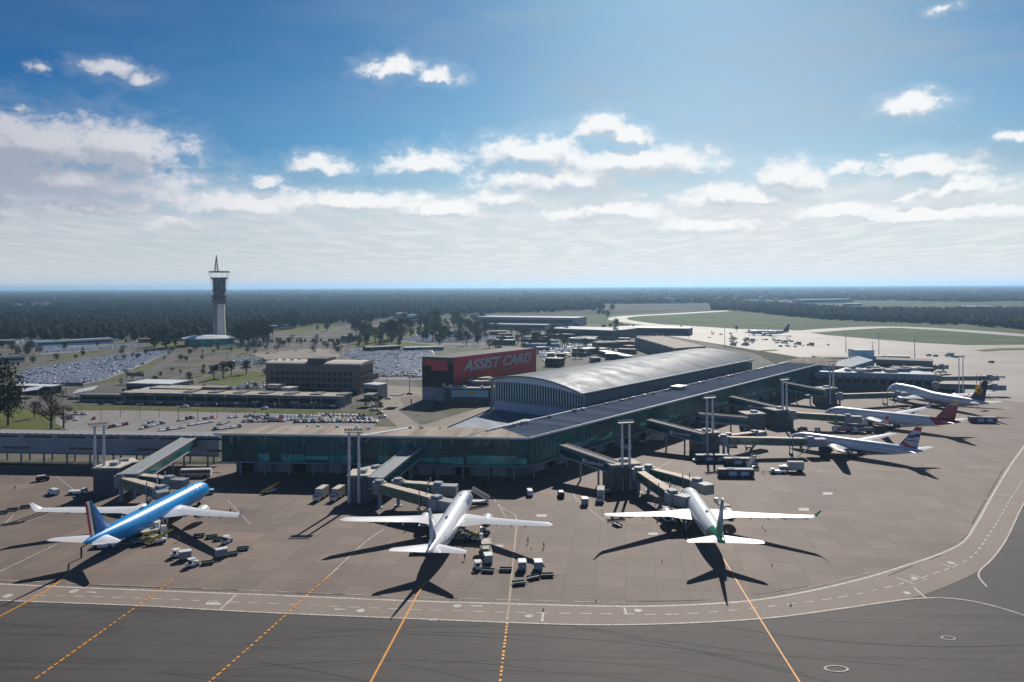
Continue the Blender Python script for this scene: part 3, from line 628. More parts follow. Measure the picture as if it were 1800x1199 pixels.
# ---------------------------------------------------------------- landside buildings
def bld(name, label, cat, L_, R_, depth, h, wall, roof, rows=0, cols=0, skew=0.0, wmat='black', zb=0.0, wh=.5, wwf=.6, side=0, overhang=.4, group=None, roofh=.5):
    a, b = G(*L_), G(*R_); a.z = b.z = 0
    d = (b - a); L = d.length; d.normalize(); nn = Vector((-d.y, d.x, 0)); c = (a + b) / 2 + nn * depth / 2
    e = empty(name, (c.x, c.y, zb), math.atan2(d.y, d.x), label, cat, group)
    mb = MB(); mb.box((0, 0, h / 2), (L, depth, h)); mb.build('wall', wall, e)
    mb = MB(); mb.box((0, 0, h + roofh / 2), (L + 2 * overhang, depth + 2 * overhang, roofh)); mb.build('roof', roof, e)
    fh = h / max(1, rows)
    for r in range(rows):
        if cols and cols <= 16:
            for k in range(cols):
                mb = MB(); mb.box((-L / 2 + L * (k + .5) / cols, -depth / 2 - .02, fh * (r + .55)), (L / cols * wwf, .12, fh * wh)); mb.build('window', M[wmat], e)
        else:
            mb = MB(); mb.box((0, -depth / 2 - .02, fh * (r + .55)), (L * .94, .12, fh * wh)); mb.build('window_band', M[wmat], e)
        for k in range(side):
            mb = MB(); mb.box((L / 2 + .02, -depth / 2 + depth * (k + .5) / side, fh * (r + .55)), (.12, depth / side * wwf, fh * wh)); mb.build('window', M[wmat], e)
    return e, L
brn = mat('brown_cladding', (.2, .15, .125), .7, var=.15, scale=.15, stain=.2)
ob, L = bld('office_building', 'long brown office block with three rows of square dark windows', 'office building', (467, 690), (633, 694), 24, 18.2, brn, M['mid'], 0, 0)
ob.scale = (1, 1, 1.07)
for r in range(3):
    for k in range(16):
        mb = MB(); mb.box((-L / 2 + 3.0 + (L - 8) * (k + .5) / 16, -12.04, 5.3 + r * 3.9), (2.4, .14, 1.9)); mb.build('window', M['black'], ob)
    for k in range(3): mb = MB(); mb.box((L / 2 + .03, -8 + k * 8, 5.3 + r * 3.9), (.14, 5.0, 1.7)); mb.build('window', M['black'], ob)
mb = MB(); mb.box((0, -12.1, 1.4), (L - 4, .2, 2.6)); mb.build('ground_floor_glazing', M['black'], ob)
for s_, x0, x1 in ((0, -L / 2 - .5, -L * .09), (1, L * .12, L / 2 + .5)):     # two barrel-edged pale roofs
    mb = MB(); prof = [(-12.5, 18.3), (-11, 19.3), (-6, 20.2), (6, 20.4), (12.5, 19.6), (12.5, 18.2)]
    mb.loft([[(x, y, z) for y, z in prof] for x in (x0, x1)]); mb.build('roof_vault', M['cream'], ob)
mb = MB(); mb.box((L * .015, 1, 20.2), (L * .2, 16, 4)); mb.build('plant_room', M['dark_concrete'], ob)
mb = MB()
for k in range(6): mb.box((-L / 2 + 4 + k * 3, -4 + (k % 2) * 5, 20.9), (1.6, 1.2, .7))
mb.build('rooftop_unit', M['steel'], ob)
# advertising block
ta, tb, tcn = G(742, 627, 28), G(797, 629, 28), G(942, 612, 28)
ab = empty('advertising_block', (tb.x, tb.y, 0), 0, 'dark multi storey block wrapped by a huge red advertising screen with white lettering', 'building')
tdl = ta + (tcn - tb)
mb = MB(); quadbar(mb, [ta, tb, tcn, tdl], 0, 27.4); mb.build('wall', M['dark_concrete'], ab, world=True)
mb = MB(); quadbar(mb, [ta, tb, tcn, tdl], 27.4, 28.0); mb.build('roof', M['dark'], ab, world=True)
def face(mb, a, b, z0, z1, off, mi=0, th=.15):
    d = (b - a); d.z = 0; d.normalize(); o_ = Vector((d.y, -d.x, 0)) * (off + th / 2)
    a2, b2 = a + o_, b + o_; mb.beam((a2.x, a2.y, (z0 + z1) / 2), (b2.x, b2.y, (z0 + z1) / 2), th, z1 - z0, mi)
redad = mat('advert_red', (.5, .02, .035), .45, var=.1, scale=.05)
mb = MB(); face(mb, tb, tcn, 10, 28.2, .05); mb.build('red_screen', redad, ab, world=True)
mb = MB(); face(mb, ta, tb, 9, 24.5, .05, 0); mb.build('dark_screen', M['black'], ab, world=True)
mb = MB(); face(mb, ta.lerp(tb, .02), ta.lerp(tb, .8), 22.5, 26.2, .22, 0); face(mb, ta.lerp(tb, .3), ta.lerp(tb, .84), 19.5, 22.5, .22, 0); mb.build('red_band', redad, ab, world=True)
mb = MB(); face(mb, ta, tb, 0, 8.5, .05, 0); face(mb, tb, tcn, 0, 9.5, .05, 0); mb.build('podium_panel', mat('podium_grey', (.26, .29, .33), .6, var=.2, scale=.1), ab, world=True)
def text(s, a, b, z0, hgt, off, m, parent, name='lettering', shear=0.0, width=None, bold=.02, x0=0.0):
    cu = bpy.data.curves.new('t', 'FONT'); cu.body = s; cu.size = 1; cu.offset = bold; cu.extrude = .02; cu.shear = shear; cu.space_character = 1.05
    to = bpy.data.objects.new('t', cu); link(to); bpy.context.view_layer.update()
    me = bpy.data.meshes.new_from_object(to.evaluated_get(bpy.context.evaluated_depsgraph_get())); bpy.data.objects.remove(to)
    d = (b - a); d.z = 0; d.normalize(); out = Vector((d.y, -d.x, 0))
    xs = [v.co.x for v in me.vertices]; ys = [v.co.y for v in me.vertices]; mnx, mny = min(xs), min(ys); sx_ = (width or hgt * 4) / (max(xs) - mnx); sy_ = hgt / (max(ys) - mny)
    for v in me.vertices:
        x, y, z = v.co; q = a + d * (x0 + (x - mnx) * sx_) + out * (off + z * 4); v.co = (q.x - parent.location.x, q.y - parent.location.y, z0 + (y - mny) * sy_ - parent.location.z)
    me.materials.clear(); me.materials.append(m); o = link(bpy.data.objects.new(name, me)); o.parent = parent; return o
wl_ = (tcn - tb); wl_.z = 0
text('ASSIST CARD', tb, tcn, 18.4, 7.2, .35, M['letter'], ab, shear=.35, width=wl_.length * .83, bold=.035, x0=wl_.length * .1)
# round drum beside it
dr = empty('rotunda_building', (G(835, 702).x, G(835, 702).y, 0), 0, 'low octagonal pavilion with open roof terrace beside the arched gable', 'building')
c = G(838, 704); pts = [(c.x + 21 * math.cos(k * PI / 6 + .2), c.y + 17 * math.sin(k * PI / 6 + .2)) for k in range(12)]
mb = MB(); mb.prism(pts, 0, 9.5); mb.build('wall', M['dark_concrete'], dr, world=True)
mb = MB(); mb.prism([(c.x + (x - c.x) * 1.05, c.y + (y - c.y) * 1.05) for x, y in pts], 9.5, 10.3); mb.build('roof', M['cream'], dr, world=True)
mb = MB(); mb.cyl((c.x + 3, c.y + 1, 10.3), (c.x + 3, c.y + 1, 13), 9, n=14); mb.cyl((c.x + 5, c.y + 3, 13), (c.x + 5, c.y + 3, 14.6), 5, n=12); mb.box((c.x - 11, c.y + 2, 11.5), (5, 5, 2.4), .4); mb.build('roof_drum', [M['mid']], dr, world=True)
mb = MB(); mb.cyl((c.x + 3, c.y + 1, 13), (c.x + 3, c.y + 1, 13.4), 9.4, n=14); mb.build('drum_cap', M['cream'], dr, world=True)
mb = MB(); a, b = Vector((c.x - 15, c.y - 14.8, 0)), Vector((c.x + 8, c.y - 18.2, 0)); mb.beam((a.x, a.y, 6.6), (b.x, b.y, 6.6), .3, 4.2); mb.build('sign_panel', M['lightblue'], dr, world=True)
mb = MB(); mb.cyl((a.x + 5, a.y - .9, 6.6), (a.x + 5, a.y - 1.1, 6.6), 1.3, n=12); mb.box((a.x + 12, a.y - 2.0, 7), (7, .2, 1.4), math.atan2(b.y - a.y, b.x - a.x)); mb.build('sign_emblem', M['yellow'], dr, world=True)
mb = MB()
for k in range(12): x, y = pts[k]; mb.box((x, y, 10.9), (1.8, 1.8, 1.2), k * PI / 6)
mb.build('roof_unit', M['white'], dr, world=True)
# control tower
ct = G(386, 602); ct.z = 0
tw = empty('control_tower', ct, 0, 'tall slim concrete control tower with a dark flared cab and lattice spire', 'control tower')
Hs = HC + (503 - 535) / F * ct.y * 1.0
def hy(py): return HC - (py - PY0 + .005 * (386 - 900)) / F * ct.y
z_sh, z_c0, z_c1, z_top, z_tip = hy(533), hy(514), hy(490), hy(479), hy(448)
mpx = ct.y / F
mb = MB(); mb.loft([[(12.0 * mpx * (.86 if z > 1 else 1) * math.cos(a) * k, 10 * mpx * math.sin(a) * k, z) for a in [i * PI / 8 for i in range(16)]] for z, k in ((0, 1), (z_sh * .5, .93), (z_sh, .86))]); mb.build('shaft', mat('tower_concrete', (.66, .63, .57), .7, var=.1, scale=.08, stain=.25), tw, smooth=True)
mb = MB()
for x in (-.5, -.2): mb.box((x * 9 * mpx, -10.4 * mpx, z_sh / 2), (1.5 * mpx, 1.2, z_sh))
mb.build('shaft_fin', M['mid'], tw)
def rg(r, z, n=12): return [(r * mpx * math.cos(2 * PI * i / n), r * mpx * math.sin(2 * PI * i / n), z) for i in range(n)]
mb = MB(); mb.loft([rg(10, z_sh - 1), rg(13, z_sh + 3), rg(13, z_sh + 5), rg(11, z_sh + 5.2), rg(11, z_sh + 8), rg(13.5, z_sh + 8.2), rg(13.5, z_sh + 10.5), rg(10, z_sh + 11), rg(10, z_c0), rg(11.5, z_c1 + 1)]); mb.build('cab_body', M['dark_concrete'], tw)
mb = MB(); mb.loft([rg(9, z_c1 - 4), rg(12.5, z_c1)]); mb.build('cab_glass', M['car_glass'], tw)
for rr_, zz in ((14.5, z_c1), (17.5, z_top), (12.2, z_c0 + 2)):
    mb = MB(); mb.loft([rg(rr_, zz), rg(rr_ + .4, zz + .5), rg(rr_ + .3, zz + 1.6), rg(rr_ - 3, zz + 1.7), rg(rr_ - 3, zz)] + [rg(rr_, zz)], cap=(False, False)); mb.build('ring_deck', M['dark_concrete'], tw)
for i in range(12):
    a = 2 * PI * i / 12; mb = MB(); mb.beam((9.5 * mpx * math.cos(a), 9.5 * mpx * math.sin(a), z_sh + 14), (17.5 * mpx * math.cos(a), 17.5 * mpx * math.sin(a), z_top + 1), .35 * mpx, .35 * mpx); mb.build('strut', M['steel'], tw)
mb = MB()
for i in range(4):
    a = PI / 4 + i * PI / 2; a2 = a + PI / 2; x = -5 * mpx
    mb.beam((x + 4 * mpx * math.cos(a), 4 * mpx * math.sin(a), z_top + 1), (x, 0, z_tip), .5, .5)
    for k in range(6):
        f0, f1 = 1 - k / 7, 1 - (k + 1) / 7
        mb.beam((x + 4 * f0 * mpx * math.cos(a), 4 * f0 * mpx * math.sin(a), z_top + 1 + (z_tip - z_top) * (1 - f0)), (x + 4 * f1 * mpx * math.cos(a2), 4 * f1 * mpx * math.sin(a2), z_top + 1 + (z_tip - z_top) * (1 - f1)), .3, .3)
mb.build('spire', M['dark'], tw)
mb = MB(); mb.box((5 * mpx, -11 * mpx, z_c0 - 1), (3.5 * mpx, 1, 3)); mb.build('red_panel', M['red'], tw)
c = G(366, 606); rb = empty('tower_base_building', (c.x, c.y, 0), 0, 'low oval building with an overhanging pale disc roof at the control tower foot', 'building')
def ov(rx, ry, z, n=28): return [(rx * math.cos(2 * PI * i / n), ry * math.sin(2 * PI * i / n), z) for i in range(n)]
k = c.y / F
mb = MB(); mb.loft([ov(38 * k, 30 * k, 0), ov(41 * k, 32 * k, 8)]); mb.build('glass_wall', M['teal_panel'], rb)
mb = MB(); mb.loft([ov(41 * k, 32 * k, 7.6), ov(46 * k, 36 * k, 8.4), ov(45.5 * k, 35.6 * k, 9), ov(30 * k, 24 * k, 11.5), ov(8 * k, 6 * k, 12.6)]); mb.build('roof', M['white'], rb, smooth=True)

# row of low structures in front of the office block
rows = [((190, 706), (655, 719), 10, 6.5, M['dark_concrete'], M['mid'], 'long dark flat roofed pavilion in front of the brown office block'),]
e, _ = bld('low_pavilion', rows[0][6], 'building', (212, 708), (602, 716), 16, 6.2, M['mid'], M['beige_roof'], 1, 0, wh=.4)
for k in range(9): mb = MB(); mb.box((-50 + k * 21, -9, 3), (.6, .6, 6)); mb.build('column', M['grey'], e)
for k in range(9):
    mb = MB(); mb.box((-30 + k * 17, 1, 7.1), (6.5, 11, .5), 0); mb.build('skylight', M['mid'], e)
for (a, b, dp, hh, wm, rm, lab) in [((140, 706), (300, 708), 6, 4.2, 'mid', 'mid', 'dark low canopy at the left end of the long pavilion'), ((222, 692), (300, 694), 22, 7, 'mid', 'white', 'white roofed shed standing behind the left end of the pavilion'), ((262, 698), (350, 701), 14, 6, 'grey', 'beige_roof', 'pale roofed block between the shed and the office building'),
        ((355, 700), (395, 701), 8, 7, 'brick', 'concrete', 'brick stair block against the pavilion roof'), ((470, 698), (489, 699), 8, 8, 'cream', 'cream', 'pale square tower block left of the office front'), ((495, 701), (510, 702), 8, 7, 'cream', 'cream', 'second pale stair block by the office front'),
        ((640, 700), (664, 702), 10, 9, 'grey', 'white', 'small white roofed kiosk at the right corner of the office block'), ((625, 666), (645, 668), 12, 4, 'mid', 'mid', 'dark guard hut beside the packed central car park'), ((646, 619), (704, 616), 14, 5, 'black', 'beige_roof', 'low beige roofed open shelter above the central car park'),
        ((712, 618), (742, 617), 12, 4, 'black', 'lightblue', 'small pale blue shelter right of the beige shelter'), ((742, 617), (780, 616), 12, 4, 'steel', 'cream', 'white garage row at the top of the central car park'), ((4, 690), (90, 693), 9, 5, 'dark', 'white', 'white roofed shelter at the far left behind the bare tree'),
        ((-10, 640), (44, 636), 14, 6, 'cream', 'mid', 'flat roofed booth left of the access road'), ((62, 610), (200, 603), 20, 6, 'lightblue', 'steel', 'long pale blue warehouse beyond the far left car park'), ((250, 603), (268, 602), 12, 5, 'brick', 'brick', 'small red roofed house near the tall poplars'),
        ((0, 606), (26, 605), 18, 5, 'steel', 'steel', 'grey shed at the far left edge of the car parks'), ((608, 600), (628, 599), 18, 7, 'cream', 'concrete', 'pale small tower beside the toll lanes'), ((482, 577), (520, 574), 14, 4, 'steel', 'lightblue', 'pale lean shed by the approach road'),
        ((700, 560), (716, 559), 14, 12, 'cream', 'white', 'white water house among the tall trees'), ((722, 566), (734, 565), 12, 14, 'lightblue', 'lightblue', 'pale blue tank block among the tall trees')]:
    bld('small_building', lab, 'building', a, b, dp, hh, M[wm], M[rm], 1, 0, wh=.35)
# slanted white canopies
for (a, b, h0, h1, lab) in (((18, 699), (72, 689), 2, 7, 'slanting white canopy behind the bare tree at left'), ((131, 699), (168, 688), 2, 7, 'slanting white canopy at the left of the pavilion row'), ((232, 701), (262, 690), 3, 8, 'slanting white canopy in the middle of the pavilion row')):
    p, q = G(*a), G(b[0], a[1] - 1.5); h0, h1 = 3.5, 4.6; mb = MB(); d = (q - p).normalized(); nn = Vector((-d.y, d.x, 0)) * 7
    mb.add([(*(p - nn).xy, h0), (*(q - nn).xy, h0 + 2.2), (*(q + nn).xy, h1 + 2.2), (*(p + nn).xy, h1), (*(p - nn).xy, h0 - .3), (*(q - nn).xy, h0 + 1.9), (*(q + nn).xy, h1 + 1.9), (*(p + nn).xy, h1 - .3)], [(0, 1, 2, 3), (7, 6, 5, 4), (0, 4, 5, 1), (2, 6, 7, 3), (1, 5, 6, 2), (0, 3, 7, 4)])
    e = empty('canopy', (p.x, p.y, 0), 0, lab, 'canopy'); mb.build('canopy_roof', M['white'], e, world=True)
    mb = MB()
    for f in (.1, .5, .9): c = p.lerp(q, f); mb.beam((c.x, c.y, 0), (c.x, c.y, h0 + 1.4), .3, .3)
    mb.build('canopy_post', M['grey'], e, world=True)
# gantries
for (a, b, lab) in (((116, 693), (146, 694), 'left sign gantry over the access road'), ((223, 674), (253, 675), 'right sign gantry over the access road by the car park')):
    p, q = G(*a), G(*b); e = empty('sign_gantry', (p.x, p.y, 0), 0, lab, 'gantry', 'sign gantries over the access road')
    mb = MB(); mb.beam((*p.xy, 0), (*p.xy, 8), .4, .4); mb.beam((*q.xy, 0), (*q.xy, 8), .4, .4); mb.build('post', M['grey'], e, world=True)
    mb = MB(); mb.beam((*p.xy, 7), (*q.xy, 7), .3, 2.6); mb.build('sign_panel', M['mid'], e, world=True)
p, q = G(472, 601), G(600, 599.5); e = empty('toll_canopy', (p.x, p.y, 0), 0, 'long thin toll canopy spanning the wide approach lanes', 'toll plaza')
mb = MB(); mb.beam((*p.xy, 6.2), (*q.xy, 6.2), 9, .7); mb.build('canopy_roof', M['grey'], e, world=True)
for k in range(9): c = p.lerp(q, (k + .5) / 9); mb = MB(); mb.box((c.x, c.y, 1.6), (2, 5, 3.2)); mb.beam((c.x, c.y, 3.2), (c.x, c.y, 6), .4, .4); mb.build('toll_booth', M['dark_concrete'], e, world=True)
# distant hangars and terminals
for (a, b, dp, hh, wm, rm, lab) in [((838, 571), (1012, 574), 60, 15, 'steel', 'steel', 'long pale cargo hangar at the back with a bright roof end'), ((848, 579), (960, 581), 22, 9, 'grey', 'grey', 'low grey shed in front of the pale cargo hangar'), ((962, 592), (1080, 597), 62, 12, 'dark_concrete', 'steel', 'wide flat roofed dark hangar left of the taxi loop'), ((1082, 588), (1212, 590), 40, 10, 'dark_concrete', 'grey', 'flat roofed dark hangar by the far apron'),
        ((945, 594), (1000, 595), 8, 5, 'mid', 'white', 'white roofed low row before the wide hangar'), ((928, 603), (960, 604), 10, 5, 'grey', 'beige_roof', 'pale roofed hut left of the white roofed row'), ((868, 606), (900, 607), 10, 6, 'black', 'white', 'small white roofed shed among the scattered trees'), ((918, 612), (985, 612), 6, 5, 'lightblue', 'steel', 'thin pale covered walkway above the red advert'),
        ((1000, 603), (1045, 604), 12, 6, 'cream', 'white', 'white low office beside the covered walkway'), ((958, 644), (985, 645), 12, 7, 'black', 'cream', 'dark block with cream roof right of the red advert'), ((962, 632), (975, 632), 8, 6, 'cream', 'white', 'little white hut right of the red advert'), ((1050, 612), (1120, 610), 16, 6, 'brick', 'beige_roof', 'brick walled low block before the vaulted hall'), ((1052, 625), (1100, 636), 8, 5, 'grey', 'white', 'thin white roofed ramp by the curved roof'),
        ((1408, 533), (1500, 532), 60, 14, 'grey', 'grey', 'grey hangar among the far woods at right'), ((1485, 538), (1516, 538), 30, 8, 'cream', 'white', 'white warehouse in the far woods'), ((1498, 548), (1512, 548), 20, 6, 'cream', 'cream', 'small cream hut at the edge of the far woods'), ((1695, 543), (1742, 543), 40, 7, 'steel', 'white', 'long white shed at the far right woods')]:
    bld('distant_building', lab, 'building', a, b, dp, hh, M[wm], M[rm], 1, 0, wh=.35)
for i, (x0, x1, y) in enumerate(((1520, 1540, 546.5), (1538, 1578, 547.5), (1584, 1642, 547), (1655, 1690, 548.5))):
    e, L = bld('barrack_building', ('first', 'second and whitest', 'third and longest', 'last')[i] + ' red roofed white block from left, before the far woods', 'building', (x0, y), (x1, y), 24, 7, M['white'], M['brick'], 1, 0, wh=.25, group='red roofed blocks before the far woods')
# vaulted hall far behind
p, q, r_ = G(1118, 593, 13), G(1186, 612.5, 13), G(1240, 609, 13)
e = empty('vaulted_hall', (p.x, p.y, 0), 0, 'pale roofed older terminal hall with an arcaded side behind the great hall', 'hall')
s_ = p + (r_ - q)
mb = MB(); quadbar(mb, [p, q, r_, s_], 0, 12.4); mb.build('wall', M['dark_concrete'], e, world=True)
mb = MB(); quadbar(mb, [p, q, r_, s_], 12.4, 13.2); mb.build('roof', M['beige_roof'], e, world=True)
mb = MB()
for k in range(14): c = p.lerp(q, k / 13.0); mb = MB(); mb.beam((c.x - .3, c.y - .3, 0), (c.x - .3, c.y - .3, 12.4), 2.2, 1); mb.build('arcade_pier', M['cream'], e, world=True)
# satellite terminal at the right
sat = empty('pier_terminal', G(1530, 672), 0, 'long low blue grey pier terminal lying behind the parked airliners at right', 'terminal')
P0, P1 = G(1432, 683), G(1645, 690); d = (P1 - P0).normalized(); nn = Vector((-d.y, d.x, 0)); L = (P1 - P0).length
def SP(a, p): q = P0 + d * (a * L) + nn * p; return q
blue_g = mat('pier_panel', (.2, .27, .33), .45, var=.2, scale=.08, stain=.2)
mb = MB(); quadbar(mb, [SP(0, 0), SP(1, 0), SP(1, 34), SP(0, 34)], 0, 8.5); mb.build('ground_floor', M['mid'], sat, world=True)
mb = MB(); quadbar(mb, [SP(0, -1.5), SP(1, -1.5), SP(1, 35), SP(0, 35)], 8.5, 12.2); mb.build('upper_floor', blue_g, sat, world=True)
mb = MB(); mb.beam((*SP(0, -1.7).xy, 6.4), (*SP(1, -1.7).xy, 6.4), .3, 2.6); mb.build('window_band', M['black'], sat, world=True)
rr = random.Random(8)
for k in range(26):
    a, p_ = rr.random(), rr.uniform(3, 31); q = SP(a, p_); mb = MB(); mb.box((q.x, q.y, 12.2 + 1.0), (rr.uniform(3, 12), rr.uniform(2, 7), rr.uniform(1, 3)), rr.uniform(0, .4) + math.atan2(d.y, d.x)); mb.build('roof_unit', M[rr.choice(('steel', 'cream', 'mid', 'white'))], sat, world=True)
mb = MB()
for k in range(14): q = SP((k + .5) / 14, -1.9); mb = MB(); mb.box((q.x, q.y, 5), (1.2, .6, 10), math.atan2(d.y, d.x)); mb.build('pilaster', M['mid'], sat, world=True)
e, _ = bld('pier_annex', 'pale blue cube on the roof line of the pier terminal', 'building', (1505, 652), (1537, 652), 18, 17, M['lightblue'], M['steel'], 0, 0)
for (a, b, dp, hh, wm, rm, lab) in [((1540, 656), (1640, 660), 22, 11, 'mid', 'concrete', 'brown topped block behind the pier terminal'), ((1440, 650), (1500, 650), 18, 10, 'mid', 'beige_roof', 'beige topped block between the wing tip and the pale blue cube'), ((1560, 647), (1600, 648), 14, 10, 'blue', 'steel', 'blue walled block behind the pier terminal'), ((1452, 640), (1560, 636), 20, 5, 'dark', 'mid', 'dark low shed row along the far apron'), ((1640, 690), (1680, 696), 8, 5, 'mid', 'cream', 'cream roofed link at the right end of the pier terminal')]:
    bld('service_building', lab, 'building', a, b, dp, hh, M[wm], M[rm], 1, 0, wh=.35)
# ---------------------------------------------------------------- airliners
def liv(name, base, rules, windows=None, rough=.28, coat=.4, metal=0.0, spec=.5):
    """rules: (a, b, c, colour) -> colour where a*y + b*z > c, in the part's own coordinates; windows: height of the cabin window row"""
    def fn(t):
        v = t.n('ShaderNodeTexCoord').outputs['Object']
        x, y, z = t.n('ShaderNodeSeparateXYZ', {0: v}).outputs
        c = t.mix(t.ramp(t.noise(v, .15, 5, .6), .3, .7), tuple(k * .92 for k in base), base)
        for r in rules:
            a, b, k, col = r[:4]
            e = t.m('ADD', t.m('MULTIPLY', y, a), t.m('MULTIPLY', z, b))
            if len(r) > 4: e = t.m('ADD', e, t.m('MULTIPLY', t.m('SINE', t.m('MULTIPLY', y, r[4])), r[5]))
            mk = t.m('GREATER_THAN', e, k)
            if len(r) > 6: mk = t.m('MULTIPLY', mk, t.m('LESS_THAN', e, r[6]))
            c = t.mix(mk, c, col)
        if windows:
            wz, y0, y1 = windows
            fr = t.m('LESS_THAN', t.m('FRACT', t.m('DIVIDE', y, .62)), .45)
            k = t.m('MULTIPLY', t.m('LESS_THAN', t.m('ABSOLUTE', t.m('SUBTRACT', z, wz)), .2), fr)
            k = t.m('MULTIPLY', k, t.m('MULTIPLY', t.m('GREATER_THAN', y, y0), t.m('LESS_THAN', y, y1)))
            c = t.mix(k, c, (.02, .022, .03))
        c = t.mix(t.m('MULTIPLY', t.ramp(t.noise(t.vm('MULTIPLY', v, (1, .2, 1)), .7, 5, .7), .55, .8), .18), c, (.2, .19, .18))
        return c, {'Roughness': rough, 'Coat Weight': coat, 'Metallic': metal, 'Specular IOR Level': spec}
    return custom(name, fn)
WHITE = (.8, .81, .83)
M['wing_white'] = liv('wing_white', (.74, .76, .79), [], rough=.35, coat=.2)
M['nacelle_white'] = liv('nacelle_white', (.74, .76, .78), [])
M['flap_blue_grey'] = mat('flap_blue_grey', (.07, .12, .25), .4, var=.1)
def airliner(label, loc, heading, L, span, Rf, fus, fin, winglet='rake', wlm=None, eng=None, neng=2, sc=1.0, finH=17.0, hump=False, tailm=None, aileron=False, big=True):
    e = empty('airliner', (loc[0], loc[1], 0), -heading, label, 'airliner', None); e.scale = (sc,) * 3
    zc = Rf + 2.1; C0 = 30.0; NS = 24
    def Y(s): return C0 - s
    prof = [(0, .04, -.30), (.35, .2, -.28), (1.0, .36, -.24), (2.2, .56, -.17), (3.8, .75, -.1), (5.8, .9, -.04), (8.5, .99, 0), (11, 1, 0), (.3 * L, 1, 0), (.5 * L, 1, 0), (.64 * L, 1, 0), (.72 * L, .94, .05), (.8 * L, .78, .17), (.87 * L, .58, .3), (.93 * L, .38, .42), (.975 * L, .2, .5), (.995 * L, .1, .53), (L, .05, .53)]
    mb = MB(); rings = []
    for s, r, dz in prof:
        rg_ = []
        for i in range(NS):
            a = 2 * PI * i / NS; x, z = math.sin(a) * r * Rf, math.cos(a) * r * Rf * 1.04
            if hump and s < 30: 
                hf = max(0, min(1, (s - 1.5) / 5)) * max(0, min(1, (31 - s) / 9)); 
                if math.cos(a) > 0: z += 1.9 * hf * math.cos(a); x *= 1 - .22 * hf * math.cos(a)
            rg_.append((x, Y(s), zc + dz * Rf + z))
        rings.append(rg_)
    mb.loft(rings[::-1]); mb.build('fuselage', fus, e, smooth=True)
    mb = MB()                                         # cockpit glazing band
    zk = 1.9 if hump else 0
    for sgn in (-1, 1):
        for a0, a1, s0, s1 in ((.1, .55, 1.9, 3.5), (.6, 1.0, 2.1, 4.0), (1.03, 1.25, 2.8, 4.6)):
            def sp(s, a):
                k = min(1, .36 + (s - 1.0) * .16 if s < 2.3 else .56 + (s - 2.2) * .118); dz = -.24 + (s - 1) * .05
                return (sgn * math.sin(a) * k * Rf * 1.015, Y(s + (2.5 if hump else 0)), zc + dz * Rf + math.cos(a) * k * Rf * 1.06 + zk * .95)
            mb.add([sp(s0, a0), sp(s0 + .1, a1), sp(s1, a1), sp(s1 - .3, a0)], [(0, 1, 2, 3) if sgn < 0 else (3, 2, 1, 0)])
    mb.build('cockpit_window', M['car_glass'], e)
    mb = MB(); mb.loft([[(Rf * .82 * math.cos(2 * PI * i / 12) * k, Y(s), 2.25 + Rf * .28 + Rf * .42 * math.sin(2 * PI * i / 12) * k) for i in range(12)] for s, k in ((L * .62, .25), (L * .56, .8), (L * .48, 1.0), (L * .36, 1.0), (L * .31, .7), (L * .28, .2))]); mb.build('belly_fairing', tailm or M['wing_white'], e, smooth=True)
    if big:
        for sgn in (-1, 1):
            for fs in (.09, .27, .62, .8):
                mb = MB(); r_ = Rf * (1.012 if fs < .7 else .83); zz = zc + (0 if fs < .7 else Rf * .12)
                for y0, y1, z0, z1 in ((-.55, .55, 1.3, 1.38), (-.55, -.47, -.6, 1.3), (.47, .55, -.6, 1.3)):
                    P = []
                    for yy, z_ in ((y0, z0), (y1, z0), (y1, z1), (y0, z1)): P.append((sgn * math.sqrt(max(.01, r_ ** 2 - z_ * z_)), Y(fs * L) + yy, zz + z_))
                    mb.add(P, [(0, 1, 2, 3), (3, 2, 1, 0)])
                mb.build('door_outline', M['grey'], e)
    half = span / 2
    af = [(0, 0), (.04, .05), (.15, .09), (.35, .11), (.6, .08), (.85, .035), (1, .004), (.85, -.015), (.6, -.03), (.3, -.045), (.1, -.04), (.02, -.02)]
    sLE0 = .30 * L if not hump else .27 * L; ch0 = .20 * L; tanw = .64 if not hump else .78
    zr_ = zc - Rf * .55; dih = .115
    def wsec(lat):
        s0 = sLE0 + lat * tanw; f = lat / half
        te = sLE0 + ch0 + max(0, lat - .33 * half) * (tanw * .78 if not hump else .9 * tanw) - (0.0)
        ch = te - s0
        if f < .33: ch = ch0 - lat * tanw + f * 2.0
        return s0, max(1.6, ch), zr_ + lat * dih + (f ** 2) * .6
    for sgn in (-1, 1):
        mb = MB(); rings = []
        lats = [Rf * .5, half * .18, half * .33, half * .5, half * .7, half * .86, half * .96]
        secs = [(l, *wsec(l), 1.0) for l in lats]
        s0, ch, z0 = wsec(half * .96)
        if winglet == 'rake': secs += [(half, s0 + 2.6, .7, z0 + .25, .7)]
        elif winglet == 'fence': secs += [(half * .985, s0 + 1.0, ch * .8, z0 + .35, .8)]
        elif winglet == 'curve': secs += [(half * .98, s0 + 1.2, ch * .75, z0 + .9, .7), (half, s0 + 2.8, ch * .42, z0 + 2.4, .5)]
        for lat, s_, c_, z_, th in secs: rings.append([(sgn * lat, Y(s_ + a * c_), z_ + b * c_ * th * (1.2 if lat < half * .3 else 1.0)) for a, b in af])
        if sgn > 0: rings = [r[::-1] for r in rings]
        mb.loft(rings); w = mb.build('wing', M['wing_white'], e, smooth=True)
        for lf in (.3, .45, .6, .74):                   # flap track fairings
            s_, c_, z_ = wsec(half * lf); mb = MB(); mb.cyl((sgn * half * lf, Y(s_ + c_ * .55), z_ - .35), (sgn * half * lf, Y(s_ + c_ * 1.12), z_ - .45), .32, .1, 6); mb.build('flap_fairing', M['wing_white'], w)
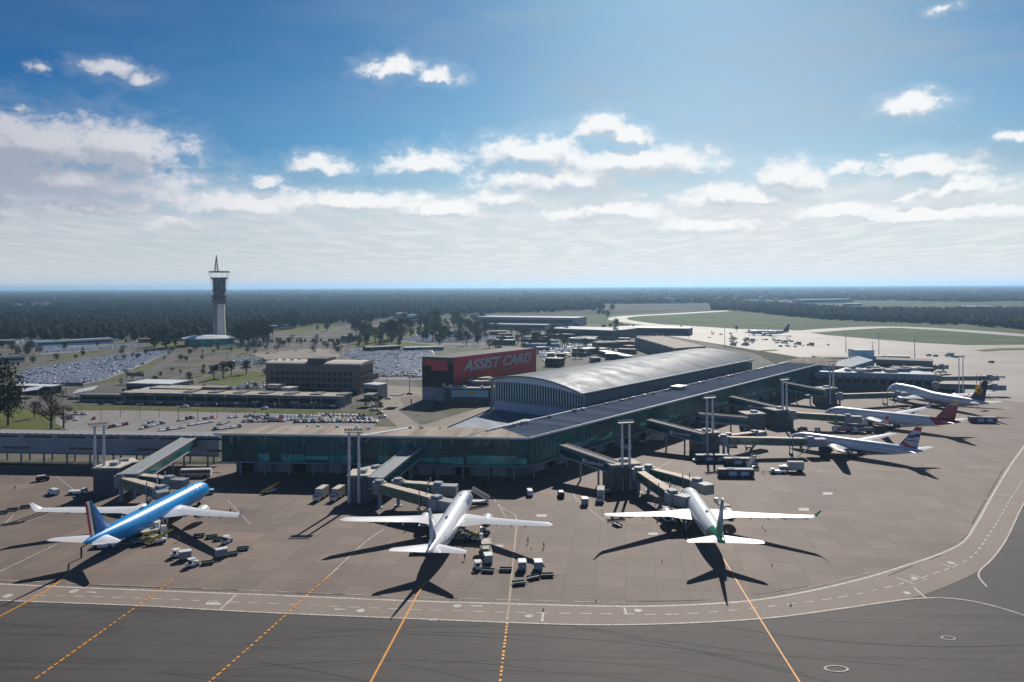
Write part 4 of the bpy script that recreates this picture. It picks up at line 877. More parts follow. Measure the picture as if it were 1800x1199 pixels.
        if aileron:
            mb = MB(); P = []
            for lf in (.7, .93): s_, c_, z_ = wsec(half * lf); P += [(sgn * half * lf, Y(s_ + c_ * .74), z_ + .2), (sgn * half * lf, Y(s_ + c_ * 1.04), z_ - .28)]
            Q = [P[0], P[1], P[3], P[2]]; mb.add(Q, [(0, 1, 2, 3), (3, 2, 1, 0)]); mb.build('aileron', M['flap_blue_grey'], w)
        if winglet == 'fence' or (winglet == 'curve' and wlm):
            mb = MB(); s_, c_, z_, b = s0 + 1.0, ch * .8, z0 + .35, half * .985
            if winglet == 'curve': s_, c_, z_, b = s0 + 2.0, ch * .6, z0 + 1.6, half * .99
            mb.loft([[(sgn * (b + k * 1.3 + t), Y(s_ + k * 1.9 + a), z_ + k * 2.1) for a, t in ((0, 0), (c_ * (1 - .5 * k) * .5, .1), (c_ * (1 - .5 * k), 0), (c_ * (1 - .5 * k) * .5, -.1))] for k in (0, 1)]); mb.build('winglet', wlm, w)
        for ne in range(neng // 2):
            lat = (9.7 if neng == 2 else (11.8, 20.8)[ne]) * (span / 62 if neng == 2 else 1); s_, c_, z_ = wsec(lat); er = 1.75 if neng == 2 else 1.45; ez = z_ - er * .72 - .35
            if ez - er < .5: ez = er + .6
            ys = s_ - 4.7
            mb = MB(); mb.loft([[(sgn * lat + r * math.cos(2 * PI * i / 18), Y(ys + q), ez + r * math.sin(2 * PI * i / 18)) for i in range(18)] for q, r in ((.55, er * .8), (.0, er * .86), (-.12, er * .93), (.25, er * 1.02), (2.0, er * 1.05), (3.6, er * .95), (5.0, er * .74), (5.0, er * .6), (4.2, er * .55))][::-1], cap=(False, False)); en = mb.build('engine', eng or M['nacelle_white'], e, smooth=True)
            mb = MB(); mb.cyl((sgn * lat, Y(ys + .5), ez), (sgn * lat, Y(ys + .6), ez), er * .82, n=16); mb.cyl((sgn * lat, Y(ys - .1), ez), (sgn * lat, Y(ys + .5), ez), .05, .4, n=8); mb.build('fan', M['dark'], en)
            mb = MB(); mb.cyl((sgn * lat, Y(ys + 4.2), ez), (sgn * lat, Y(ys + 5.4), ez), er * .58, er * .5, n=12); mb.cyl((sgn * lat, Y(ys + 5.4), ez), (sgn * lat, Y(ys + 6.6), ez), er * .4, .08, n=10); mb.build('exhaust', M['dark'], en)
            mb = MB(); mb.add([(sgn * lat + dx, Y(ys + s2), z2) for dx in (-.22, .22) for s2, z2 in ((.9, ez + er), (3.5, z_ + .3), (c_ * .5 + 3.4, z_), (5.2, ez + er * .5))], [(0, 1, 2, 3), (7, 6, 5, 4), (0, 4, 5, 1), (1, 5, 6, 2), (2, 6, 7, 3), (3, 7, 4, 0)]); mb.build('pylon', M['nacelle_white'], en)
        # tailplane
        mb = MB(); rings = []
        for lat, s_, c_, z_ in ((.8, .865 * L, .105 * L, zc + Rf * .32), (9.8 * (1.12 if hump else 1) * .94, .865 * L + 7.2, 2.6, zc + Rf * .32 + 1.1), (9.8 * (1.12 if hump else 1), .865 * L + 8.4, 1.3, zc + Rf * .32 + 1.2)):
            rings.append([(sgn * lat, Y(s_ + a * c_), z_ + b * c_ * .8) for a, b in af])
        if sgn > 0: rings = [r[::-1] for r in rings]
        mb.loft(rings); mb.build('tailplane', tailm or M['wing_white'], e, smooth=True)
    mb = MB(); zt = zc + Rf * .72; rings = []
    for z_, s_, c_, th in ((zt - .9, .80 * L, .155 * L, .5), (zt + .9, .835 * L, .128 * L, .55), (finH - 1.2, .935 * L, .052 * L, .3), (finH, .952 * L, .04 * L, .16)):
        n_ = 8; rings.append([(th * w_, Y(s_ + f * c_), z_) for f, w_ in ((0, 0), (.15, .8), (.4, 1), (.75, .6), (1, .05), (.75, -.6), (.4, -1), (.15, -.8))])
    mb.loft(rings); mb.build('tail_fin', fin, e, smooth=True)
    def wheel(par, x, y, r, w_=.4):
        mb = MB(); mb.cyl((x - w_ / 2, y, r), (x + w_ / 2, y, r), r, n=12); mb.build('wheel', M['tyre'], par)
    mb = MB(); yn = Y(6.2); mb.cyl((0, yn, .5), (0, yn + .3, zc - Rf * .8), .14, n=8); mb.cyl((0, yn, 1.6), (0, yn - 1.6, zc - Rf * .85), .08, n=6); mb.box((.45, yn, 2.2), (.05, 1.6, 1.1)); g_ = mb.build('nose_gear', M['steel'], e)
    for x in (-.3, .3): wheel(g_, x, yn, .5, .3)
    for sgn in (-1, 1):
        x, y = sgn * (5.3 if not hump else 4.5), Y(.53 * L); mb = MB(); mb.cyl((x, y, .7), (x, y, zr_ + .3), .24, n=8); mb.cyl((x, y, 1.6), (x - sgn * 1.8, y, zr_ + .2), .12, n=6); mb.box((x, y, .75), (.3, 2.4, .25)); g_ = mb.build('main_gear', M['steel'], e)
        for dx in (-.55, .55):
            for dy in (-.95, .95): wheel(g_, x + dx, y + dy, .68)
    if big:
        mb = MB(); mb.box((0, Y(.22 * L), zc + Rf * 1.04 + .2), (.12, .9, .5)); mb.box((0, Y(.6 * L), zc + Rf * 1.04 + .15), (.5, 1.6, .3)); mb.build('antenna', M['dark'], e)
    return e, zc, Rf
BLUE = (.0, .27, .7)
def strokes(parent, segs, y0, zc, Rf, phi0, side, m, th=.35, name='lettering', mir=1):
    """block letters laid on the fuselage barrel: segs are ((u0,v0),(u1,v1)) in metres, u forward, v up round the barrel"""
    mb = MB(); Q = Rf * 1.012
    for (u0, v0), (u1, v1) in segs:
        d = Vector((u1 - u0, v1 - v0)); n = max(1, int(d.length / .35)); nn = Vector((-d.y, d.x)).normalized() * th / 2; d.normalize()
        P = []
        for i in range(n + 1):
            q = Vector((u0, v0)).lerp(Vector((u1, v1)), i / n)
            for s_ in (-1, 1):
                r = q + nn * s_; ph = phi0 + r.y / Q
                P.append((side * Q * math.cos(ph), y0 + mir * r.x, zc + Q * 1.03 * math.sin(ph)))
        mb.add(P, [(2 * i, 2 * i + 1, 2 * i + 3, 2 * i + 2) for i in range(n)] + [(2 * i + 2, 2 * i + 3, 2 * i + 1, 2 * i) for i in range(n)])
    return mb.build(name, m, parent)
fusB = liv('blue_pearl_fuselage', BLUE, [], windows=(5.7, -25, 22), rough=.36, coat=0, metal=0, spec=.35)
# y/z rules on the fin: slanted stripes along the trailing edge (green, white, red)
finB = liv('blue_fin_tricolour', (.0, .11, .36), [(-1, -.227, 30.0, (.005, .07, .04)), (-1, -.227, 30.8, (.8, .8, .8)), (-1, -.227, 31.6, (.5, .015, .03))], rough=.3)
a1, zc, Rf = airliner('metallic blue airliner with a red, white and green striped tail fin', (-108.3, 244.5), R(6.1), 66.8, 64.75, 3.05, fusB, finB, winglet='curve')
I_ = [((0, 0), (0, 2.6))]; T_ = [((1.0, 2.6), (3.4, 2.6)), ((2.2, 0), (2.2, 2.6))]; A_s = [((3.6, 0), (5.0, 2.6)), ((5.0, 2.6), (6.4, 0))]
strokes(a1, I_ + T_ + A_s, 14.5, zc, Rf, R(28), 1, M['white'], .5)
strokes(a1, [((u, v), (u2, v2)) for (u, v), (u2, v2) in I_ + T_ + A_s], 22, zc, Rf, R(28), -1, M['white'], .5, mir=-1)
fusA = liv('white_fuselage_blue_nose_marks', WHITE, [], windows=(5.4, -22, 20))
finA = liv('blue_grey_fin', (.03, .12, .34), [(-1, .9, 38, (.3, .45, .62), .8, 1.5, 42), (-1, .9, 45, (.3, .45, .62))], rough=.35)
a2, zc, Rf = airliner('white airliner at the middle stand with a narrow blue tail fin and unmarked white wings', (-18.0, 232.2), R(5.9), 62.8, 60.1, 2.95, fusA, finA, winglet='rake')
sw = []
for i in range(5): sw += [((i * 1.9, 0), (i * 1.9 + .9, 2.0)), ((i * 1.9 + .9, 2.0), (i * 1.9 + 1.6, .2))]
strokes(a2, sw, 12.5, zc, Rf, R(14), 1, M['blue'], .42)
fusG = liv('white_fuselage_green_tail', WHITE, [(-1, -.55, 13.4, (.0, .25, .09))], windows=(5.4, -20, 20))
finG = liv('blue_green_fin', (.01, .2, .3), [(-1, -.75, 13.5, (.0, .2, .09)), (-1, .9, 34, (.02, .22, .42))], rough=.35)
a3, zc, Rf = airliner('white airliner with green tail cone, blue green fin and green winglets', (56.2, 235.4), R(2.8), 58.8, 60.3, 2.82, fusG, finG, winglet='fence', wlm=M['green'], aileron=True, finH=17.4)
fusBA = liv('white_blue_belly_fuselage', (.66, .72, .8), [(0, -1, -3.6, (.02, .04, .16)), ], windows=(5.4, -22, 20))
finBA = liv('flag_fin', (.62, .66, .72), [(0, 1, 15.0, (.5, .02, .04), .9, .35), (.12, 1, 8.6, (.015, .03, .13), 1.3, .3, 10.0), (-.4, 1, 17.6, (.5, .02, .04), 1.1, .3, 19.6), (-.1, 1, 13.1, (.015, .03, .13), .9, .2, 13.5)], rough=.35)
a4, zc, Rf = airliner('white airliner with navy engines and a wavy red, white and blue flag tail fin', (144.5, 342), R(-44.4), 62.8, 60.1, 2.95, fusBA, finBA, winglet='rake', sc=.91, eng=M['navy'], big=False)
finI = liv('red_fin_yellow_top', (.4, .012, .04), [(0, 1, 14.6, (.5, .5, .5)), (0, 1, 15.4, (.8, .42, .02))], rough=.35)
fusI = liv('white_fuselage_red_tail', (.72, .77, .82), [(-1, .9, 30.0, (.4, .012, .04))], windows=(5.6, -24, 20))
a5, zc, Rf = airliner('white airliner with a sweeping red tail topped in yellow and red winglets', (189.8, 409), R(-45.7), 66.8, 64.75, 3.05, fusI, finI, winglet='curve', wlm=M['red'], sc=.99, big=False)
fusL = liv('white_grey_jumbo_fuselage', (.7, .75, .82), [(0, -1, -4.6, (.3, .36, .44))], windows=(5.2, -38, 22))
finL = liv('navy_fin', (.012, .022, .09), [], rough=.35)
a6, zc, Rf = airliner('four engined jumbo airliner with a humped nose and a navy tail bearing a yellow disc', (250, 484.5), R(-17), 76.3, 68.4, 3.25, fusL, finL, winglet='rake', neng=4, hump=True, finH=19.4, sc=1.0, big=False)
for sgn in (-1, 1):
    mb = MB(); c = Vector((sgn * .62, 30 - .92 * 76.3, 13.8)); n = 24
    mb.add([c] + [c + Vector((0, 2.7 * math.cos(2 * PI * i / n), 2.7 * math.sin(2 * PI * i / n))) for i in range(n)], [(0, 1 + i, 1 + (i + 1) % n) for i in range(n)] + [(0, 1 + (i + 1) % n, 1 + i) for i in range(n)]); mb.build('emblem_disc', M['yellow'], a6)
    mb = MB()
    for (p, q, w_) in (((-1.6, -.9), (1.3, .9), .3), ((-.2, 0), (1.5, -.3), .5), ((-.4, -.1), (-.9, 1.2), .35), ((1.3, .9), (1.9, .8), .2)): mb.beam(c + Vector((sgn * .04, p[0], p[1])), c + Vector((sgn * .04, q[0], q[1])), .04, w_)
    mb.build('emblem_bird', M['navy'], a6)
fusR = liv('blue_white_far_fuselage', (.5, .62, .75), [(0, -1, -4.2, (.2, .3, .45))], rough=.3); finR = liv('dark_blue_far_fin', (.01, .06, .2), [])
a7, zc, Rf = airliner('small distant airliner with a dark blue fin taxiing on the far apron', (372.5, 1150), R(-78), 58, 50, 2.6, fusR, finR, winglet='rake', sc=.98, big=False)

# ---------------------------------------------------------------- gates
def mast(p, q, label, h=24.0, sz=1.0):
    a, b = G(*p), G(*q); a.z = b.z = 0
    e = empty('floodlight_mast', (a.x, a.y, 0), 0, label, 'light mast', 'twin pole floodlight masts at the gates')
    for c in (a, b): mb = MB(); mb.cyl((*c.xy, 0), (*c.xy, h), .62 * sz, .42 * sz, n=10); mb.build('pole', M['pole'], e, world=True)
    m = (a + b) / 2; d = (b - a).normalized()
    mb = MB(); mb.box((m.x, m.y, h + .1), ((b - a).length + 3, 1.8, .25), math.atan2(d.y, d.x)); 
    for s in (-1, 1): mb.beam(m + d * -3 + Vector((0, s * .9, h + 1)), m + d * 3 + Vector((0, s * .9, h + 1)), .08, .08)
    mb.build('platform', M['grey'], e, world=True)
    for k in range(6):
        x = m + d * (-2.6 + k * 1.04); mb = MB(); mb.box((x.x, x.y - .9, h + .9), (.75, .5, .6), pitch=.6); mb.build('lamp', M['cream'], e, world=True)
def tower(p0, p1, dep, h, label):
    a, b = G(*p0), G(*p1); a.z = b.z = 0; d = (b - a); L = d.length; d.normalize(); nn = Vector((-d.y, d.x, 0)); c = (a + b) / 2 + nn * dep / 2
    e = empty('gate_tower', (c.x, c.y, 0), math.atan2(d.y, d.x), label, 'gate building', 'dark gate towers')
    mb = MB(); mb.box((0, 0, h / 2), (L, dep, h)); mb.build('wall', M['mid'], e)
    mb = MB(); mb.box((0, 0, h + .2), (L + .8, dep + .8, .4)); mb.build('roof', M['cream'], e)
    for k in range(4): mb = MB(); mb.box((-L / 2 + L * (k + .5) / 4, -dep / 2 - .05, h / 2 - .2), (L / 4 * .7, .2, h - 1.2)); mb.build('cladding_panel', M['dark_concrete'], e)
    mb = MB(); mb.box((L * .1, 0, h + .9), (L * .3, dep * .3, 1.0)); mb.build('roof_unit', M['steel'], e)
    return e, c
def corridor(p, hp, q, hq, wd, label, logo=False, ribs=True):
    a, b = G(*p, hp), G(*q, hq); d = (b - a); L = d.length; m = (a + b) / 2; H3 = 3.6
    e = empty('gate_corridor', (m.x, m.y, 0), 0, label, 'corridor', 'sloping corridors from terminal to gate towers')
    dz = Vector((0, 0, H3 / 2 + .1))
    mb = MB(); mb.beam(a - dz, b - dz, wd, H3); mb.build('wall', M['teal_wall'], e, world=True)
    mb = MB(); mb.beam(a, b, wd + .5, .3); mb.build('roof', M['steel' if wd > 5.2 else 'dark'], e, world=True)
    h_ = Vector((d.y, -d.x, 0)).normalized()
    mb = MB()
    for s in (-1, 1): mb.beam(a - dz * 1.15 + h_ * s * (wd / 2 + .03), b - dz * 1.15 + h_ * s * (wd / 2 + .03), .08, 1.9)
    mb.build('side_glazing', M['glass'], e, world=True)
    mb = MB()
    for s in (-1, 1): mb.beam(a + h_ * s * (wd / 2 + .1) + Vector((0, 0, .15)), b + h_ * s * (wd / 2 + .1) + Vector((0, 0, .15)), .35, .55)
    mb.beam(a - Vector((0, 0, H3 + .2)), b - Vector((0, 0, H3 + .2)), wd + .3, .35)
    mb.build('edge_trim', M['cream'], e, world=True)
    for f in (.33, .66):
        c = a.lerp(b, f); mb = MB(); mb.cyl((*c.xy, 0), (*c.xy, c.z - H3 - .2), .4, n=8); mb.build('support', M['grey'], e, world=True)
    if logo:
        mb = MB(); lp = a.lerp(b, .42) - Vector((0, 0, 2.2)); 
        o_ = Vector((d.y, -d.x, 0)).normalized() * (wd / 2 + .3)
        if o_.y > 0: o_ = -o_
        text('Santander', a.lerp(b, .5), b, a.lerp(b, .55).z - 2.9, 1.5, wd / 2 + .4, M['white'], e, width=9, bold=.02)
        c = a.lerp(b, .46) + o_; mb.loft([[(c.x + r * math.cos(t * PI / 4) * (d.x / L), c.y + r * math.cos(t * PI / 4) * (d.y / L) - .1 * k, a.lerp(b, .5).z - 2.3 + r * 1.2 * math.sin(t * PI / 4)) for t in range(8)] for k, r in ((0, .8), (1, .8))]); mb.build('flame_emblem', M['white'], e, world=True)
    return e
M['teal_wall'] = mat('teal_wall', (.09, .15, .17), .4, var=.2, scale=.1)
M['bridge_glass'] = mat('bridge_glass', (.015, .12, .09), .12, var=.6, scale=.4, spec=.8)
M['bridge_roof'] = mat('bridge_roof', (.56, .47, .38), .7, var=.15, scale=.5, stain=.4)
def jet_bridge(p, hp, q, hq, label, cabturn=0.0):
    a, b = G(*p, hp), G(*q, hq); d = b - a; L = d.length; u = d.normalized(); W2 = 2.9; H3 = 2.9; rz = math.atan2(u.y, u.x)
    e = empty('jet_bridge', (a.x, a.y, 0), 0, label, 'jet bridge', 'telescopic boarding bridges')
    dz = Vector((0, 0, H3 / 2))
    mb = MB(); mb.cyl((*a.xy, a.z - 3.4), (*a.xy, a.z + .4), 2.3, n=14); mb.cyl((*a.xy, a.z + .4), (*a.xy, a.z + 1.1), 1.5, n=14); mb.build('rotunda', M['grey'], e, world=True)
    mb = MB(); mb.cyl((*a.xy, 0), (*a.xy, a.z - 3.4), .6, n=10); mb.box((a.x, a.y, .15), (2.4, 2.4, .3)); mb.build('support_column', M['steel'], e, world=True)
    segs = ((.06, .52, 0), (.46, .92, .28))
    for f0, f1, gr in segs:
        s0, s1 = a + u * L * f0, a + u * L * f1; g3 = Vector((0, 0, gr * .3))
        mb = MB(); mb.beam(s0 - dz, s1 - dz, W2 + gr, H3 + gr, 1); mb.beam(s0 + g3 + Vector((0, 0, .08)), s1 + g3 + Vector((0, 0, .08)), W2 + gr + .1, .16, 0)
        hh = Vector((u.y, -u.x, 0)).normalized()
        for s in (-1, 1):
            o_ = hh * s * ((W2 + gr) / 2 + .04)
            for zz in (-.12, -H3 + .1): mb.beam(s0 + o_ + Vector((0, 0, zz)), s1 + o_ + Vector((0, 0, zz)), .12, .3, 2)
            n_ = max(3, int((s1 - s0).length / 2.2))
            for k in range(n_ + 1): c = s0.lerp(s1, k / n_) + o_; mb.beam(c + Vector((0, 0, -.2)), c + Vector((0, 0, -H3)), .1, .12, 2)
        mb.build('tunnel', [M['bridge_roof'], M['bridge_glass'], M['grey']], e, world=True)
    c = b.copy(); mb = MB(); mb.box((c.x, c.y, c.z - 1.6), (3.6, 4.2, 3.5), rz); mb.box((c.x, c.y, c.z + .5), (2.6, 2.6, .9), rz); mb.build('rotating_cab', M['steel'], e, world=True)
    c2 = b + Vector((math.cos(rz + cabturn), math.sin(rz + cabturn), 0)) * 4.2; mb = MB(); mb.box((c2.x, c2.y, c2.z - 1.6), (4.6, 3.8, 3.3), rz + cabturn); mb.build('cab_hood', M['grey'], e, world=True)
    w = a + u * L * .78; hh = Vector((u.y, -u.x, 0)).normalized()
    mb = MB()
    for s in (-1, 1): x = w + hh * s * 1.9; mb.beam((*x.xy, .8), (*x.xy, w.z + 1.6), .3, .4)
    mb.beam((*(w + hh * 2).xy, 1.0), (*(w - hh * 2).xy, 1.0), .5, .5); mb.beam((*(w + hh * 2).xy, w.z - 3.2), (*(w - hh * 2).xy, w.z - 3.2), .4, .4); lc = mb.build('lift_column', M['steel'], e, world=True)
    for s in (-1, 1): x = w + hh * s * 1.1; mb = MB(); mb.cyl((x.x - hh.x * .25, x.y - hh.y * .25, .55), (x.x + hh.x * .25, x.y + hh.y * .25, .55), .55, n=10); mb.build('wheel', M['tyre'], e, world=True)
    st = b + hh * 2.6 - u * 1.0; sb = st - u * 5.5
    if abs(hh.y) >= 0:
        mb = MB(); mb.beam((*st.xy, b.z - 3.2), (*sb.xy, .3), .9, .2); 
        for s in (-.4, .4): mb.beam((st.x + hh.x * s, st.y + hh.y * s, b.z - 2.2), (sb.x + hh.x * s, sb.y + hh.y * s, 1.3), .05, .05)
        mb.build('service_stair', M['grey'], e, world=True)
mast((167, 868), (183, 866), 'twin pole floodlight mast at the leftmost gate, in front of the grey corridor')
mast((614, 884), (631, 884), 'twin pole floodlight mast standing before the middle of the front glass wall')
mast((1094, 862), (1107, 861), 'twin pole floodlight mast by the gate left of the green tailed airliner')
mast((1243, 797), (1253, 796), 'twin pole floodlight mast rising above the parked apron buses')
mast((1376, 750), (1383, 749), 'twin pole floodlight mast behind the flag tailed airliner nose')
mast((1459, 711), (1465, 710), 'twin pole floodlight mast closest to the white canopy at the wing tip', 25)
mast((1686, 705), (1693, 704), 'thin twin pole mast with a wide top bar behind the jumbo tail', 27, .6)
tower((164, 870), (209, 870), 9, 9.3, 'dark gate tower of the leftmost gate'); tower((190, 864), (243, 856), 8, 9.0, 'pale roofed gate lobby beside the leftmost tower')
tower((612, 884), (650, 884), 9, 9.0, 'dark gate tower in front of the middle of the glass wall'); tower((650, 878), (690, 868), 8, 8.8, 'pale roofed gate lobby beside the middle tower')
tower((1076, 864), (1126, 860), 9, 9.0, 'dark gate tower left of the green tailed airliner')
tower((1227, 798), (1265, 796), 9, 8.6, 'dark gate tower behind the parked apron buses')
tower((1312, 757), (1345, 756), 9, 8.0, 'squat square gate tower without a mast')
tower((1362, 752), (1392, 750), 9, 8.6, 'dark gate tower behind the nose of the flag tailed airliner')
tower((1447, 712), (1472, 710), 9, 9.5, 'dark gate tower nearest the wing tip canopy')
corridor((336, 768), 12.0, (226, 834), 9.2, 5.5, 'ribbed grey sloping corridor to the leftmost gate')
corridor((745, 774), 12.0, (660, 840), 9.0, 5.5, 'ribbed sloping corridor to the middle gate')
corridor((990, 782), 12.0, (1086, 815), 9.2, 3.6, 'sloping corridor carrying white lettering at the gate left of the green tailed airliner', True)
corridor((1140, 738), 12.0, (1238, 763), 9.0, 3.6, 'sloping corridor behind the row of apron buses', True)
corridor((1228, 727), 10.0, (1314, 734), 8.4, 3.6, 'nearly level corridor to the squat gate tower')
corridor((1284, 697), 12.0, (1366, 716), 9.0, 3.6, 'sloping corridor to the tower behind the flag tailed airliner', True)
corridor((1376, 672), 12.0, (1450, 686), 9.6, 3.6, 'sloping corridor farthest along the diagonal wing')
jet_bridge((213, 833 + 5), 8.4, (283, 858), 7.4, 'lower jet bridge of the leftmost gate, reaching behind the blue airliner', -.5)
jet_bridge((236, 833), 8.4, (298, 841), 7.4, 'upper jet bridge of the leftmost gate')
jet_bridge((667, 849), 8.2, (768, 876), 7.4, 'lower jet bridge touching the middle white airliner', .1)
jet_bridge((700, 846), 8.2, (770, 852), 7.4, 'upper jet bridge of the middle gate, ending short of the airliner', 0)
jet_bridge((1122, 826), 8.2, (1182, 866), 7.4, 'curving jet bridge docked on the green tailed airliner', .5)
jet_bridge((1140, 822), 8.2, (1226, 845), 7.4, 'long jet bridge passing beyond the nose of the green tailed airliner', -.3)
jet_bridge((1272, 768), 8.2, (1424, 771), 7.2, 'long level jet bridge docked on the flag tailed airliner', 0)
jet_bridge((1280, 765), 8.2, (1326, 760), 7.2, 'short dark jet bridge beneath the squat tower', 0)
jet_bridge((1393, 725), 8.2, (1490, 731), 7.2, 'long jet bridge docked on the red tailed airliner', 0)
jet_bridge((1476, 693), 8.2, (1578, 690), 7.2, 'long jet bridge docked on the jumbo', 0)
for p, q, lab in (((1560, 637), (1618, 633), 'farthest jet bridge of the pier terminal, highest in the picture'), ((1590, 645), (1655, 642), 'second farthest jet bridge of the pier terminal'), ((1650, 662), (1740, 661), 'third farthest jet bridge of the pier terminal, pointing at empty apron'), ((1645, 674), (1748, 677), 'jet bridge of the pier terminal just above the jumbo tail')):
    jet_bridge(p, 8, q, 7, lab, 0)
# thin lamp posts on the far apron
def lamp_post(p, h, label, grp, arm=3.0, r=.14):
    c = G(*p); c.z = 0; e = empty('street_lamp', c, random.uniform(0, 3), label, 'street lamp', grp)
    mb = MB(); mb.cyl((0, 0, 0), (0, 0, h), r * 1.4, r * .8, n=6); mb.cyl((0, 0, h), (arm, 0, h + .4), r * .6, n=5); mb.cyl((0, 0, h), (-arm, 0, h + .4), r * .6, n=5); mb.build('pole', M['grey'], e)
    mb = MB()
    for s in (-1, 1): mb.box((s * arm, 0, h + .4), (1.3, .4, .22))
    mb.build('lamp_head', M['cream'], e)
for i, p in enumerate(((1487, 620), (1545, 624), (1608, 630), (1274, 609), (1534, 622))):
    lamp_post(p, 22 if i < 4 else 12, ('tall thin apron light left of the pale blue cube', 'tall thin apron light above the pale blue cube', 'tall thin apron light by the farthest jet bridge', 'tall thin apron light behind the great curved roof', 'short light between two tall apron lights')[i], None, 3, .3)
rl = random.Random(21)
for i in range(34):
    f = i / 33; p = (120 + 540 * f + rl.uniform(-4, 4), 714 + 8 * f + rl.uniform(-2, 2)) if i % 2 else (110 + 560 * f, 735 + rl.uniform(-4, 6))
    lamp_post(p, 8, 'slim dark street lamp among the cars behind the terminal roof', 'street lamps round the nearest car park', 1.2, .12)
for (x, y) in ((600, 640), (612, 625), (760, 590), (470, 615), (530, 610), (330, 630), (400, 640), (700, 640), (720, 690), (680, 690), (640, 600), (440, 640), (930, 600), (976, 612), (846, 585)):
    lamp_post((x, y), 12, 'tall street lamp standing on the landside roads and lots', 'street lamps over the landside roads', 1.5, .2)

# ---------------------------------------------------------------- apron vehicles
def wheels(e, xs, ys, r, w=.25):
    for x in xs:
        for y in ys: mb = MB(); mb.cyl((x - w / 2, y, r), (x + w / 2, y, r), r, n=8); mb.build('wheel', M['tyre'], e)
PROTO = {}
def at(kind, px, py, rz, label, grp=None, z=0.0, s=None):
    c = G(px, py); c.z = z; o = PROTO[kind]
    if kind in USED: return copy_tree(o, c, rz, label, grp, scale=s)
    USED.add(kind); o.location = c; o.rotation_euler = (0, 0, rz); o['label'] = label
    if s: o.scale = (s,) * 3
    if grp: o['group'] = grp
    return o
USED = set()
def proto(kind, name, cat): e = empty(name, (0, 0, 0), 0, '', cat); PROTO[kind] = e; return e
e = proto('tug', 'baggage_tractor', 'baggage tractor')
mb = MB(); mb.box((0, 0, .75), (1.6, 3.2, .7)); mb.box((0, 1.0, 1.2), (1.5, 1.1, .35)); mb.build('body', M['white'], e)
mb = MB(); [mb.beam((x, y, 1.1), (x, y, 2.1), .1, .1) for x in (-.7, .7) for y in (-.9, .5)]; mb.build('cab_frame', M['dark'], e)
mb = MB(); mb.box((0, -.2, 2.15), (1.7, 1.9, .12)); mb.build('canopy', M['white'], e); mb = MB(); mb.box((0, -.5, 1.25), (1.2, .6, .4)); mb.build('seat', M['black'], e); wheels(e, (-.75, .75), (-1.1, 1.1), .36)
e = proto('dolly', 'baggage_cart', 'baggage cart')
mb = MB(); mb.box((0, 0, .5), (1.6, 3.2, .16)); mb.beam((0, 1.6, .4), (0, 2.6, .3), .1, .1); mb.build('deck', M['mid'], e)
mb = MB()
for x in (-.78, .78): mb.beam((x, -1.6, .72), (x, 1.6, .72), .06, .3)
mb.build('side_rail', mat('rail_green', (.06, .13, .11), .6), e); wheels(e, (-.6, .6), (-1.1, 1.1), .25)
e = proto('boxdolly', 'container_dolly', 'cargo container')
mb = MB(); mb.box((0, 0, .5), (2.0, 3.3, .16)); mb.beam((0, 1.6, .4), (0, 2.6, .3), .1, .1); mb.build('deck', M['mid'], e)
mb = MB(); mb.box((0, 0, 1.5), (1.9, 2.9, 1.8)); mb.build('container', M['grey'], e); mb = MB(); mb.box((0, 0, 2.45), (2.1, 3.1, .14)); mb.build('lid', M['white'], e); mb = MB(); mb.box((0, -1.47, 1.45), (1.6, .06, 1.5)); mb.build('curtain', M['steel'], e); wheels(e, (-.7, .7), (-1.1, 1.1), .25)
e = proto('truck', 'catering_truck', 'truck')
mb = MB(); mb.box((0, -1.6, 2.5), (2.5, 6.0, 3.0)); mb.build('cargo_box', M['cream'], e)
mb = MB(); mb.box((0, 2.7, 1.35), (2.3, 2.0, 1.5)); mb.box((0, 2.5, 2.3), (2.2, 1.5, .6), top=.85); mb.build('cab', M['white'], e)
mb = MB(); mb.box((0, 3.45, 1.95), (2.0, .5, .6)); mb.build('windscreen', M['car_glass'], e); mb = MB(); mb.box((0, -.5, .75), (1.2, 7.6, .35)); mb.build('chassis', M['dark'], e); wheels(e, (-1.05, 1.05), (2.5, -2.6, -3.6), .5, .3)
e = proto('van', 'service_van', 'van')
mb = MB(); mb.loft([[(x * k, y, z) for x, z in ((-1, .4), (1, .4), (1, 1.3), (.86, 2.1), (-.86, 2.1), (-1, 1.3))] if y < 1.4 else [(x * k, y, z) for x, z in ((-1, .4), (1, .4), (1, 1.0), (.8, 1.15), (-.8, 1.15), (-1, 1.0))] for y, k in ((-2.5, .95), (-2.4, 1), (1.2, 1), (2.0, .97), (2.6, .9))][::-1]); mb.build('body', M['white'], e, smooth=True)
mb = MB(); mb.add([(-.78, 1.25, 2.0), (.78, 1.25, 2.0), (.82, 1.98, 1.2), (-.82, 1.98, 1.2)], [(0, 1, 2, 3), (3, 2, 1, 0)]); mb.box((0, .2, 1.65), (1.99, 1.3, .5), top=.93); mb.build('window', M['car_glass'], e); wheels(e, (-.9, .9), (-1.6, 1.6), .36)
e = proto('darkvan', 'service_van', 'van')
mb = MB(); mb.box((0, -.2, .95), (1.9, 4.6, 1.0)); mb.box((0, -.7, 1.7), (1.8, 3.4, .7), top=.9); mb.build('body', M['dark'], e); mb = MB(); mb.box((0, -.7, 2.08), (1.55, 2.9, .08)); mb.build('roof', M['white'], e); mb = MB(); mb.box((0, -.7, 1.72), (1.84, 3.44, .4), top=.94); mb.build('window', M['car_glass'], e); wheels(e, (-.85, .85), (-1.5, 1.5), .36)
e = proto('bus', 'apron_bus', 'bus')
